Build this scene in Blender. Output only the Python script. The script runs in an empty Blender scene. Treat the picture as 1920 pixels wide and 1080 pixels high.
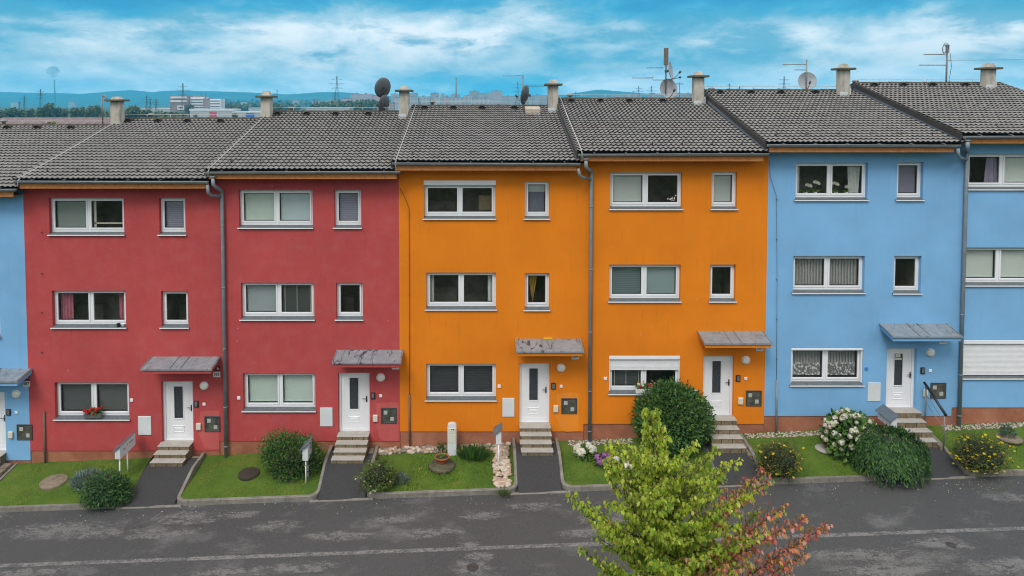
import bpy, math, random
import numpy as np
from mathutils import Vector, Matrix, noise as mnoise
rnd = random.Random(7)
S = bpy.context.scene
COL = S.collection
PI = math.pi
R = math.radians

# ------------------------------------------------------------------ camera model (used to measure the place)
CAMZ, CAMY, F, PITCH, PX = 11.2, -22.5, 1280.0, R(2.4), 905.0
PY = 195 + F*math.tan(PITCH)
def ray(px, py):
    u, v = (px-PX)/F, -(py-PY)/F
    c, s = math.cos(PITCH), math.sin(PITCH)
    return Vector((u, c+v*s, -s+v*c))
def U(px, py, Y=0.0):
    d = ray(px, py); t = (Y-CAMY)/d.y
    return Vector((d.x*t, Y, CAMZ+d.z*t))
def UX(px, py, Y=0.0): return U(px, py, Y).x
def UZ(px, py, Y=0.0): return U(px, py, Y).z
def G(px, py, h):
    d = ray(px, py); t = 20.0
    for _ in range(60):
        x, y = d.x*t, CAMY+d.y*t
        t2 = (h(x, y)-CAMZ)/d.z
        t = 0.5*t+0.5*t2
    return Vector((d.x*t, CAMY+d.y*t, CAMZ+d.z*t))

# ------------------------------------------------------------------ heights of the street
KY = -2.2
def lin(p, q): 
    m = (q.z-p.z)/(q.x-p.x); b = p.z-m*p.x
    return m, b
MB_, BB_ = lin(U(60, 868, 0), U(1900, 792, 0))
MR_, BR_ = lin(U(165, 955, KY), U(1880, 893, KY))
def cl(x, a=-30, b=30): return max(a, min(b, x))
def zbase(x): return MB_*cl(x)+BB_
def zroad(x): return MR_*cl(x)+BR_
def zlawn(x, y):
    t = min(1.0, max(0.0, -y/2.1)); a = zbase(x); b = zroad(x)+0.11
    return a+(b-a)*t

# ------------------------------------------------------------------ mesh helpers
class MB:
    def __init__(s): s.v=[]; s.f=[]; s.m=[]; s.mi=0; s.sm=[]
    def add(s, verts, faces, smooth=False):
        o=len(s.v); s.v.extend([tuple(p) for p in verts])
        for f in faces: s.f.append(tuple(i+o for i in f)); s.m.append(s.mi); s.sm.append(smooth)
        return s
    def box(s, a, b):
        x0,y0,z0=a; x1,y1,z1=b
        v=[(x0,y0,z0),(x1,y0,z0),(x1,y1,z0),(x0,y1,z0),(x0,y0,z1),(x1,y0,z1),(x1,y1,z1),(x0,y1,z1)]
        return s.add(v,[(0,3,2,1),(4,5,6,7),(0,1,5,4),(1,2,6,5),(2,3,7,6),(3,0,4,7)])
    def bbox(s, a, b, r=0.01):      # box with a small chamfer on all edges
        x0,y0,z0=a; x1,y1,z1=b
        r=min(r,(x1-x0)*.45,(y1-y0)*.45,(z1-z0)*.45)
        vs=[]; 
        def c(ix,iy,iz,ax):
            p=[(x0,x1)[ix],(y0,y1)[iy],(z0,z1)[iz]]; sg=[(1,-1)[ix],(1,-1)[iy],(1,-1)[iz]]
            for k in range(3):
                if k!=ax: p[k]+=sg[k]*r
            return p
        idx={}
        for ix in (0,1):
            for iy in (0,1):
                for iz in (0,1):
                    for ax in range(3):
                        idx[ix,iy,iz,ax]=len(vs); vs.append(c(ix,iy,iz,ax))
        fs=[]
        for i in (0,1):
            q=[idx[i,0,0,0],idx[i,1,0,0],idx[i,1,1,0],idx[i,0,1,0]]; fs.append(q if i else q[::-1])
            q=[idx[0,i,0,1],idx[1,i,0,1],idx[1,i,1,1],idx[0,i,1,1]]; fs.append(q[::-1] if i else q)
            q=[idx[0,0,i,2],idx[1,0,i,2],idx[1,1,i,2],idx[0,1,i,2]]; fs.append(q if i else q[::-1])
        for a in (0,1):
            for b in (0,1):
                fs.append([idx[0,a,b,1],idx[1,a,b,1],idx[1,a,b,2],idx[0,a,b,2]])
                fs.append([idx[a,0,b,0],idx[a,1,b,0],idx[a,1,b,2],idx[a,0,b,2]])
                fs.append([idx[a,b,0,0],idx[a,b,1,0],idx[a,b,1,1],idx[a,b,0,1]])
        for a in (0,1):
            for b in (0,1):
                for d in (0,1): fs.append([idx[a,b,d,0],idx[a,b,d,1],idx[a,b,d,2]])
        return s.add(vs,fs)
    def tube(s, pts, r, n=8, caps=True):
        pts=[Vector(p) for p in pts]; m=len(pts); rs=r if isinstance(r,(list,tuple)) else [r]*m
        vs=[]; up=None
        for i,p in enumerate(pts):
            d=(pts[min(i+1,m-1)]-pts[max(i-1,0)]); 
            if d.length<1e-9: d=Vector((0,0,1))
            d.normalize()
            if up is None: up=Vector((0,0,1)) if abs(d.z)<.9 else Vector((0,1,0))
            a=d.cross(up)
            if a.length<1e-4: a=d.cross(Vector((1,0,0)))
            a.normalize(); b=a.cross(d).normalized(); up=b
            for k in range(n):
                t=2*PI*k/n; vs.append(p+a*math.cos(t)*rs[i]+b*math.sin(t)*rs[i])
        fs=[(i*n+k,i*n+(k+1)%n,(i+1)*n+(k+1)%n,(i+1)*n+k) for i in range(m-1) for k in range(n)]
        s.add(vs,fs,True)
        if caps:
            o=len(s.v)-len(vs)
            for f in (tuple(o+k for k in range(n))[::-1], tuple(o+(m-1)*n+k for k in range(n))):
                s.f.append(f); s.m.append(s.mi); s.sm.append(False)
        return s
    def lathe(s, prof, c=(0,0,0), n=16, axis='z'):
        vs=[]
        for r,h in prof:
            for k in range(n):
                t=2*PI*k/n; x,y=r*math.cos(t),r*math.sin(t)
                vs.append((c[0]+x,c[1]+y,c[2]+h) if axis=='z' else ((c[0]+x,c[1]-h,c[2]+y)))
        m=len(prof)
        fs=[(i*n+k,i*n+(k+1)%n,(i+1)*n+(k+1)%n,(i+1)*n+k) for i in range(m-1) for k in range(n)]
        if prof[0][0]>1e-4: fs.append(tuple(range(n))[::-1])
        if prof[-1][0]>1e-4: fs.append(tuple((m-1)*n+k for k in range(n)))
        return s.add(vs,fs,True)
    def prism(s, poly, axis, a, b):   # poly of 2D points extruded along an axis from a to b
        n=len(poly)
        def P(p,t): return {'x':(t,p[0],p[1]),'y':(p[0],t,p[1]),'z':(p[0],p[1],t)}[axis]
        v=[P(p,a) for p in poly]+[P(p,b) for p in poly]
        f=[tuple(range(n))[::-1],tuple(range(n,2*n))]+[(i,(i+1)%n,n+(i+1)%n,n+i) for i in range(n)]
        return s.add(v,f)
    def blob(s, c, r, seed=0, amp=.25, sub=1, squash=(1,1,1)):
        vs,fs=ICO[sub]; out=[]
        for p in vs:
            k=1+amp*mnoise.noise(Vector(p)*1.7+Vector((seed*3.1,seed*1.7,seed)))
            out.append((c[0]+p[0]*r*k*squash[0],c[1]+p[1]*r*k*squash[1],c[2]+p[2]*r*k*squash[2]))
        return s.add(out,fs,True)
    def build(s, name, mats, parent=None, off=(0,0,0)):
        me=bpy.data.meshes.new(name)
        ox,oy,oz=off
        v=np.array(s.v,dtype=np.float64).reshape(-1,3)-np.array((ox,oy,oz))
        me.from_pydata(v.tolist(),[],s.f)
        if not isinstance(mats,(list,tuple)): mats=[mats]
        for m in mats: me.materials.append(m)
        me.polygons.foreach_set('material_index',s.m)
        me.polygons.foreach_set('use_smooth',s.sm)
        me.validate(); me.update()
        o=bpy.data.objects.new(name,me); COL.objects.link(o)
        if parent is not None: o.parent=parent
        return o
def ico(sub):
    t=(1+5**.5)/2
    v=[Vector(p).normalized() for p in [(-1,t,0),(1,t,0),(-1,-t,0),(1,-t,0),(0,-1,t),(0,1,t),(0,-1,-t),(0,1,-t),(t,0,-1),(t,0,1),(-t,0,-1),(-t,0,1)]]
    f=[(0,11,5),(0,5,1),(0,1,7),(0,7,10),(0,10,11),(1,5,9),(5,11,4),(11,10,2),(10,7,6),(7,1,8),(3,9,4),(3,4,2),(3,2,6),(3,6,8),(3,8,9),(4,9,5),(2,4,11),(6,2,10),(8,6,7),(9,8,1)]
    for _ in range(sub):
        c={}; nf=[]
        def mid(a,b):
            k=(min(a,b),max(a,b))
            if k not in c: c[k]=len(v); v.append(((v[a]+v[b])/2).normalized())
            return c[k]
        for a,b,d in f:
            x,y,z=mid(a,b),mid(b,d),mid(d,a); nf+=[(a,x,z),(b,y,x),(d,z,y),(x,y,z)]
        f=nf
    return [tuple(p) for p in v],f
ICO={i:ico(i) for i in (0,1,2,3)}

def props(o, label=None, cat=None, group=None, kind=None):
    if label: o['label']=label
    if cat: o['category']=cat
    if group: o['group']=group
    if kind: o['kind']=kind
    return o
def thing(name, label, cat, loc=(0,0,0), group=None):
    o=bpy.data.objects.new(name,None); COL.objects.link(o); o.location=loc; o.empty_display_size=.2
    return props(o,label,cat,group)
def struct(o): o['kind']='structure'; return o
def copy_tree(o, parent=None):
    c=o.copy(); COL.objects.link(c)
    if parent is not None: c.parent=parent
    for ch in [x for x in bpy.data.objects if x.parent==o]: copy_tree(ch,c)
    return c

# ------------------------------------------------------------------ materials
def lerp(a,b,t): return a+(b-a)*t
def sc(c,k): return tuple(min(1,max(0,x*k)) for x in c[:3])
class NT:
    def __init__(s,name):
        s.m=bpy.data.materials.new(name); s.m.use_nodes=True; s.t=s.m.node_tree; s.t.nodes.clear()
        s.out=s.t.nodes.new('ShaderNodeOutputMaterial')
    def n(s,typ,**kw):
        x=s.t.nodes.new('ShaderNode'+typ)
        for k,v in kw.items():
            if k[0]=='_': x.inputs[int(k[1:])].default_value=v
            else: setattr(x,k,v)
        return x
    def l(s,a,b): s.t.links.new(a,b)
    def noise(s,vec,scale,detail=4,rough=.6,dist=0):
        x=s.n('TexNoise'); x.inputs['Distortion'].default_value=dist; x.inputs['Scale'].default_value=scale; x.inputs['Detail'].default_value=detail; x.inputs['Roughness'].default_value=rough
        s.l(vec,x.inputs['Vector']); return x.outputs['Fac']
    def ramp(s,fac,stops):
        x=s.n('ValToRGB'); e=x.color_ramp.elements
        while len(e)<len(stops): e.new(.5)
        for k,(p,c) in enumerate(stops):
            e[k].position=p; e[k].color=(c if len(c)==4 else tuple(c)+(1,)) if not isinstance(c,(int,float)) else (c,c,c,1)
        s.l(fac,x.inputs[0]); return x.outputs[0]
    def mix(s,fac,a,b,typ='MIX'):
        x=s.n('MixRGB',blend_type=typ)
        for k,q in ((0,fac),(1,a),(2,b)):
            if hasattr(q,'is_linked') or hasattr(q,'links'): s.l(q,x.inputs[k])
            elif k==0: x.inputs[0].default_value=q
            else: x.inputs[k].default_value=tuple(q)+(1,) if len(q)==3 else q
        return x.outputs[0]
    def math(s,op,a,b=None,c=None):
        x=s.n('Math',operation=op)
        for k,q in enumerate((a,b,c)):
            if q is None: continue
            if hasattr(q,'links'): s.l(q,x.inputs[k])
            else: x.inputs[k].default_value=q
        return x.outputs[0]
    def mapv(s,vec,scale=(1,1,1),loc=(0,0,0)):
        x=s.n('Mapping'); x.inputs['Scale'].default_value=scale; x.inputs['Location'].default_value=loc
        s.l(vec,x.inputs['Vector']); return x.outputs[0]
    def pos(s): return s.n('NewGeometry').outputs['Position']
    def obj(s): return s.n('TexCoord').outputs['Object']
    def bsdf(s,col,rough=.7,spec=.5,metal=0,bump=None,bstr=.3,bdist=.01):
        b=s.n('BsdfPrincipled')
        if hasattr(col,'links'): s.l(col,b.inputs['Base Color'])
        else: b.inputs['Base Color'].default_value=tuple(col)+(1,)
        if hasattr(rough,'links'): s.l(rough,b.inputs['Roughness'])
        else: b.inputs['Roughness'].default_value=rough
        b.inputs['Metallic'].default_value=metal
        b.inputs['Specular IOR Level'].default_value=spec
        if bump is not None:
            x=s.n('Bump'); x.inputs['Strength'].default_value=bstr; x.inputs['Distance'].default_value=bdist
            s.l(bump,x.inputs['Height']); s.l(x.outputs[0],b.inputs['Normal'])
        s.l(b.outputs[0],s.out.inputs[0]); return b
MATS={}
def simple(name,col,rough=.6,amp=.12,scale=6,metal=0,spec=.5,bump=0,bscale=60):
    if name in MATS: return MATS[name]
    N=NT(name); p=N.pos(); f=N.noise(p,scale,5)
    c=N.ramp(f,[(.3,sc(col,1-amp)),(.7,sc(col,1+amp))])
    N.bsdf(c,rough,spec,metal,bump=N.noise(p,bscale,3) if bump else None,bstr=bump)
    MATS[name]=N.m; return N.m

def wall_mat(name,col,dirt=.16,light=None):
    N=NT(name); p=N.pos()
    big=N.noise(p,.5,4); mid=N.noise(p,2.4,6,.65); fine=N.noise(p,45,2)
    c=N.ramp(big,[(.3,sc(col,.88)),(.7,sc(col,1.09))])
    c=N.mix(N.math('MULTIPLY',N.ramp(mid,[(.45,0),(.75,1)]),.30),c,sc(light or tuple(lerp(x,.6,.18) for x in col),1.0))
    st=N.noise(N.mapv(p,(7,7,.45)),1.0,5,.7)             # rain streaks: tall and thin
    msk=N.noise(p,.9,3)
    sf=N.math('MULTIPLY',N.ramp(st,[(.55,0),(.76,1)]),N.ramp(msk,[(.42,0),(.62,1)]))
    c=N.mix(N.math('MULTIPLY',sf,dirt*3),c,sc(col,.45))
    spots=N.n('TexVoronoi'); spots.inputs['Scale'].default_value=1.3; N.l(p,spots.inputs['Vector'])
    sp=N.ramp(spots.outputs['Distance'],[(.018,1),(.045,0)])
    c=N.mix(N.math('MULTIPLY',sp,.45),c,tuple(lerp(x,.75,.5) for x in col))
    c=N.mix(N.math('MULTIPLY',fine,.14),c,sc(col,.72))
    N.bsdf(c,.92,.25,bump=N.noise(p,120,2),bstr=.35,bdist=.006)
    return N.m

M={}
M['red']=wall_mat('red_render',(.47,.070,.071))
M['orange']=wall_mat('orange_render',(.77,.215,.008),.15,light=(.74,.25,.02))
M['blue']=wall_mat('blue_render',(.205,.44,.725),.10)
def plinth():
    N=NT('terracotta_plinth'); p=N.pos()
    a=N.noise(p,1.1,6,.7); b=N.noise(p,7,5)
    c=N.ramp(a,[(.3,(.27,.095,.055)),(.55,(.42,.165,.095)),(.75,(.47,.24,.16))])
    c=N.mix(N.math('MULTIPLY',b,.35),c,(.16,.07,.045))
    N.bsdf(c,.9,.3,bump=N.noise(p,90,3),bstr=.5,bdist=.008); return N.m
M['plinth']=plinth()
M['pvc']=simple('white_pvc',(.80,.81,.84),.35,.03,3)
M['pvc_rim']=simple('grey_gasket',(.10,.10,.11),.5,.1)
M['sill']=simple('zinc_sill',(.115,.13,.14),.6,.2,9,spec=.3)
M['wire']=simple('bright_wire',(.50,.49,.47),.5,.1,metal=.1)
M['zinc']=simple('zinc_gutter',(.27,.30,.32),.5,.18,5,metal=.1)
M['pipe']=simple('grey_pipe',(.215,.255,.285),.5,.15,4,metal=.05)
M['board']=simple('stained_timber',(.50,.19,.05),.7,.25,14)
M['black']=simple('black_plastic',(.012,.012,.014),.4,.1)
M['darkmetal']=simple('dark_metal',(.05,.053,.058),.5,.2)
M['steel']=simple('weathered_steel',(.20,.20,.20),.5,.25,20,metal=.4)
M['rust']=simple('rusty_steel',(.15,.115,.095),.8,.35,20)
M['cream']=simple('cream_plastic',(.66,.63,.53),.5,.05)
M['whitebox']=simple('white_enamel',(.66,.69,.71),.4,.05,2)
M['lampglass']=simple('opal_glass',(.80,.78,.70),.25,.03)
M['plate']=simple('white_plate',(.72,.68,.66),.4,.05)
M['plate_red']=simple('dark_red_plate',(.13,.012,.018),.4,.1)
M['ink']=simple('dark_ink',(.03,.01,.02),.5,.1)
M['inkwhite']=simple('white_ink',(.7,.66,.66),.5,.05)
M['room']=simple('dim_room',(.17,.155,.13),.9,.5,1.7)
M['lace']=None
def glassmat():
    N=NT('window_glass'); ge=N.n('NewGeometry'); dp=N.n('VectorMath',operation='DOT_PRODUCT'); N.l(ge.outputs['Normal'],dp.inputs[0]); N.l(ge.outputs['Incoming'],dp.inputs[1])
    fz=N.math('MULTIPLY_ADD',N.math('POWER',N.math('SUBTRACT',1.0,N.math('ABSOLUTE',dp.outputs['Value'])),5.0),.93,.035)
    t=N.n('BsdfTransparent'); t.inputs[0].default_value=(.965,.975,.97,1); g=N.n('BsdfGlossy'); g.inputs['Roughness'].default_value=.015
    nz=N.noise(N.pos(),1.3,2); b=N.n('Bump'); b.inputs['Strength'].default_value=.02; b.inputs['Distance'].default_value=.05
    N.l(nz,b.inputs['Height']); N.l(b.outputs[0],g.inputs['Normal'])
    m=N.n('MixShader'); N.l(fz,m.inputs[0]); N.l(t.outputs[0],m.inputs[1]); N.l(g.outputs[0],m.inputs[2]); N.l(m.outputs[0],N.out.inputs[0])
    return N.m
M['glass']=glassmat()
def doorglass():
    N=NT('obscured_door_glass'); p=N.pos(); v=N.n('TexVoronoi'); v.inputs['Scale'].default_value=45; N.l(p,v.inputs['Vector'])
    c=N.ramp(v.outputs['Distance'],[(.1,(.015,.018,.024)),(.7,(.07,.08,.095))])
    N.bsdf(c,.15,.6,bump=v.outputs['Distance'],bstr=.6); return N.m
M['doorglass']=doorglass()
def slats(name,a,b,scale):
    N=NT(name); p=N.pos(); w=N.n('TexWave'); w.bands_direction='Z'; w.inputs['Scale'].default_value=scale; w.inputs['Distortion'].default_value=.15; N.l(p,w.inputs['Vector'])
    c=N.ramp(w.outputs['Fac'],[(.15,a),(.7,b)]); N.bsdf(c,.6,.3,bump=w.outputs['Fac'],bstr=.4); return N.m
def lace():
    N=NT('lace_curtain'); p=N.pos()
    v=N.n('TexVoronoi'); v.inputs['Scale'].default_value=16; N.l(p,v.inputs['Vector'])
    w=N.n('TexWave'); w.bands_direction='X'; w.inputs['Scale'].default_value=6; w.inputs['Distortion'].default_value=1.5; N.l(p,w.inputs['Vector'])
    a=N.math('ADD',N.math('MULTIPLY',w.outputs['Fac'],.35),.25)
    d=N.n('BsdfDiffuse'); d.inputs[0].default_value=(.66,.66,.66,1); t=N.n('BsdfTransparent')
    m=N.n('MixShader'); N.l(a,m.inputs[0]); N.l(t.outputs[0],m.inputs[1]); N.l(d.outputs[0],m.inputs[2]); N.l(m.outputs[0],N.out.inputs[0]); return N.m
def lacehem():
    N=NT('lace_hem'); p=N.pos()
    v=N.n('TexVoronoi'); v.inputs['Scale'].default_value=11; N.l(p,v.inputs['Vector'])
    a=N.ramp(v.outputs['Distance'],[(.25,1.0),(.5,.25)])
    d=N.n('BsdfDiffuse'); d.inputs[0].default_value=(.72,.72,.72,1); t=N.n('BsdfTransparent')
    m=N.n('MixShader'); N.l(a,m.inputs[0]); N.l(t.outputs[0],m.inputs[1]); N.l(d.outputs[0],m.inputs[2]); N.l(m.outputs[0],N.out.inputs[0]); return N.m
M['lace']=lace(); M['lacehem']=lacehem()
M['shutter']=slats('roller_shutter_slats',(.50,.51,.52),(.74,.75,.77),7)
BL={}
def blind(col,slat=False):
    k=(col,slat)
    if k not in BL:
        BL[k]=slats('slatted_blind',sc(col,.72),col,5 if slat=='wide' else 9) if slat else simple('fabric_blind_%d'%len(BL),col,.8,.05,2)
    return BL[k]
def roofmat():
    N=NT('concrete_roof_tiles'); p=N.obj()
    x=N.n('VectorMath',operation='SNAP'); x.inputs[1].default_value=(.336,.28,50); N.l(p,x.inputs[0])
    wn=N.n('TexWhiteNoise'); N.l(x.outputs[0],wn.inputs['Vector'])
    c=N.ramp(wn.outputs['Value'],[(0,(.20,.19,.18)),(1,(.245,.235,.225))])
    g=N.pos(); a=N.noise(g,.6,5,.65); b=N.noise(g,26,4,.7)
    c=N.mix(N.math('MULTIPLY',N.ramp(a,[(.4,0),(.7,1)]),.25),c,(.15,.145,.13))
    c=N.mix(N.math('MULTIPLY',N.ramp(b,[(.52,0),(.68,1)]),.18),c,(.08,.075,.068))
    N.bsdf(c,N.ramp(b,[(.3,.45),(.7,.7)]),.5); return N.m
M['tile']=roofmat()
M['tile_edge']=simple('shade_and_moss_tile_edge',(.014,.013,.012),.95,.5,30)  # near black: moss plus gap shade painted onto tile undercuts; roof vents share it
M['ridge']=simple('mossy_ridge_tile',(.062,.056,.042),.9,.5,12,bump=.4)
M['verge']=simple('dark_brown_verge',(.035,.028,.025),.6,.2,6)
M['flash']=simple('grey_flashing',(.15,.175,.215),.5,.2,4)
def chim():
    N=NT('weathered_chimney_render'); p=N.pos(); a=N.noise(N.mapv(p,(1,1,.35)),4,6,.7)
    c=N.ramp(a,[(.3,(.24,.22,.185)),(.5,(.43,.40,.345)),(.75,(.55,.52,.46))])
    N.bsdf(c,.9,.3,bump=N.noise(p,60,3),bstr=.4); return N.m
M['chim']=chim()
M['slab']=simple('mossy_concrete_slab',(.10,.095,.07),.9,.4,12)
M['flashwhite']=simple('bright_flashing',(.52,.54,.56),.5,.15,6)
def concrete(name,a,b,c3=None,sc1=3,bl=False):
    N=NT(name); p=N.pos(); f=N.noise(p,sc1,7,.7); g=N.noise(p,40,3)
    c=N.ramp(f,[(.3,a),(.65,b)]+([(.8,c3)] if c3 else []))
    c=N.mix(N.math('MULTIPLY',g,.25),c,sc(a,.5))
    if bl:  # joints between kerb stones
        s=N.n('SeparateXYZ'); N.l(p,s.inputs[0]); m=N.math('FRACT',N.math('MULTIPLY',s.outputs[0],1.0))
        c=N.mix(N.math('MULTIPLY',N.ramp(m,[(.0,1),(.022,0)]),.6),c,(.04,.037,.03))
    N.bsdf(c,.92,.3,bump=g,bstr=.5,bdist=.01); return N.m
M['kerb']=concrete('kerb_concrete',(.15,.135,.115),(.29,.275,.245),(.34,.325,.29),4,True)
M['tread']=concrete('pale_step_slab',(.36,.335,.30),(.48,.45,.41),None,5)
M['flank']=concrete('sandy_block',(.16,.125,.085),(.30,.25,.185),(.36,.31,.24),6)
def riser():
    N=NT('rough_stone_riser'); p=N.pos(); b=N.n('TexBrick'); b.inputs['Scale'].default_value=1.0
    b.inputs['Brick Width'].default_value=.36; b.inputs['Row Height'].default_value=.5; b.inputs['Mortar Size'].default_value=.012
    b.inputs['Color1'].default_value=(.20,.15,.09,1); b.inputs['Color2'].default_value=(.28,.22,.14,1); b.inputs['Mortar'].default_value=(.05,.042,.032,1)
    N.l(p,b.inputs['Vector']); f=N.noise(p,16,6,.75)
    c=N.mix(N.math('MULTIPLY',N.ramp(f,[(.42,0),(.62,1)]),.7),b.outputs[0],(.075,.058,.038))
    N.bsdf(c,.95,.2,bump=f,bstr=.8,bdist=.03); return N.m
M['riser']=riser()
def asphalt(name,base,grit,lo=.60,hi=.74):
    N=NT(name); p=N.pos(); st=N.mapv(p,(.55,1,1))
    a=N.noise(st,.9,8,.72); f=N.noise(p,30,5,.85); g=N.noise(p,140,2); q=N.noise(p,.25,3)
    c=N.ramp(f,[(.36,sc(base,.5)),(.64,sc(base,1.6))])
    c=N.mix(N.ramp(q,[(.35,0),(.65,.45)]),c,sc(base,1.25))
    k=N.math('MULTIPLY',N.ramp(a,[(lo,0),(hi,1)]),N.ramp(f,[(.34,.25),(.56,1)]))
    c=N.mix(N.math('MULTIPLY',k,.75),c,grit)
    c=N.mix(N.ramp(g,[(.66,0),(.74,.5)]),c,grit)
    N.bsdf(c,.88,.35,bump=f,bstr=.5,bdist=.01); return N.m
M['road']=asphalt('worn_asphalt',(.062,.0615,.062),(.19,.187,.185),.55,.70)
M['path']=asphalt('path_asphalt',(.042,.041,.042),(.13,.125,.12),.62,.8)
def worn(name,col,thr,radial):
    N=NT(name); p=N.pos(); f=N.noise(N.mapv(p,(1,1.9,1)),2.6,9,.82); h=N.noise(N.mapv(p,(1,1.5,1)),17,6,.8)
    v=N.math('ADD',N.math('MULTIPLY',f,.62),N.math('MULTIPLY',h,.38))
    if radial:
        o=N.obj(); ln=N.n('VectorMath',operation='LENGTH'); N.l(o,ln.inputs[0])
        v=N.math('SUBTRACT',N.math('ADD',N.math('MULTIPLY_ADD',N.math('SUBTRACT',v,.5),1.9,.5),.15),N.math('MULTIPLY',N.math('POWER',ln.outputs['Value'],2.0),.30))
    a=N.ramp(v,[(thr-.05,0),(thr+.07,1)])
    d=N.n('BsdfDiffuse'); N.l(N.mix(h,sc(col,.6),sc(col,1.25)),d.inputs[0]); t=N.n('BsdfTransparent')
    m=N.n('MixShader'); N.l(N.math('MULTIPLY',a,.85),m.inputs[0]); N.l(t.outputs[0],m.inputs[1]); N.l(d.outputs[0],m.inputs[2]); N.l(m.outputs[0],N.out.inputs[0]); return N.m
M['line']=worn('worn_line_paint',(.25,.245,.24),.46,False)
M['wear']=worn('grit_patch',(.20,.196,.192),.56,True)
def lawnmat():
    N=NT('lawn_soil'); p=N.pos(); f=N.noise(p,1.2,6,.7); g=N.noise(p,22,4)
    c=N.ramp(f,[(.3,(.06,.12,.016)),(.55,(.11,.18,.024)),(.75,(.18,.19,.035))])
    c=N.mix(N.math('MULTIPLY',g,.5),c,(.02,.045,.008)); N.bsdf(c,.95,.2,bump=g,bstr=.6,bdist=.03); return N.m
M['lawn']=lawnmat()
def leafmat(name,col,var=.35,trans=.3,scale=3,rough=.55):
    if name in MATS: return MATS[name]
    N=NT(name); p=N.pos(); f=N.noise(p,scale,4); 
    c=N.ramp(f,[(.3,sc(col,1-var)),(.7,sc(col,1+var))])
    b=N.n('BsdfPrincipled'); N.l(c,b.inputs['Base Color']); b.inputs['Roughness'].default_value=rough; b.inputs['Specular IOR Level'].default_value=.35
    t=N.n('BsdfTranslucent'); N.l(c,t.inputs[0]); m=N.n('MixShader'); m.inputs[0].default_value=trans
    N.l(b.outputs[0],m.inputs[1]); N.l(t.outputs[0],m.inputs[2]); N.l(m.outputs[0],N.out.inputs[0]); MATS[name]=N.m; return N.m
M['bark']=simple('bark',(.06,.045,.033),.9,.4,12,bump=.6)
M['stone']=simple('river_stone',(.38,.27,.195),.8,.3,7)
M['stone2']=simple('pale_stone',(.50,.42,.34),.8,.25,7)
M['stone3']=simple('grey_stone',(.22,.185,.15),.8,.3,7)
M['terracotta']=simple('terracotta_pot',(.36,.10,.035),.75,.2,8)
M['soil']=simple('soil',(.045,.032,.024),.95,.4,20)
M['mailroof']=simple('grey_mail_roof',(.115,.14,.165),.5,.15)
M['iron']=simple('cast_iron',(.045,.038,.034),.7,.4,25,bump=.5)
M['dishgrey']=simple('grey_dish',(.085,.09,.098),.5,.2,5)
M['dishlight']=simple('pale_dish',(.36,.38,.41),.5,.15,5)
M['bluegrey']=simple('blue_sticker',(.05,.25,.6),.4,.1)
# ------------------------------------------------------------------ the row of houses
XB=[-303,50,408,749,1095,1436,1789,2142]
XW=[UX(x,600) for x in XB]
WBOT=[863,845,827,809,795,780,764]
GUT=[(-330,28,355.5),(30,390,340),(385,750,322),(735,1088,306),(1083,1441,288.5),(1437,1800,271.5),(1805,2160,255)]
RIDGE=[233.5,221.5,208.5,197.5,184.5,168.5,155]
RY=5.95
DOORS=[(-49,735,10,848),(303,715,362,829),(634,699,693,811),(973,681,1031,795),(1318,667,1376,781),(1662,653,1718,767),(2012,638,2068,752)]
CAN=[(-70,62,691,715),(285,414,668.5,692),(632,757,656,680),(966,1089,635,659),(1307,1431,620.5,643.5),(1648,1776,607,631),None]
COLR=['blue','red','red','orange','orange','blue','blue']
LAB=['light blue terraced house cut off by the left edge of the photo',
 'dark red terraced house beside the leftmost blue house, red geraniums at its ground floor window',
 'dark red terraced house beside the orange ones, pale blinds filling its ground floor window',
 'orange terraced house beside the red ones, its ground floor window with dark slatted blinds',
 'orange terraced house beside the blue one, half lowered white shutter behind the big green bush',
 'blue terraced house with white orchids in the top window and metal handrail at its steps',
 'blue terraced house cut off by the right edge, its ground floor shutter fully closed']
d=lambda *a:a
GREY1=(.24,.28,.265); PALEG=(.54,.63,.57); PALEB=(.48,.57,.60); VIO=(.29,.29,.38); DKG=(.085,.095,.095); WB=(.62,.64,.62)
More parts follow.
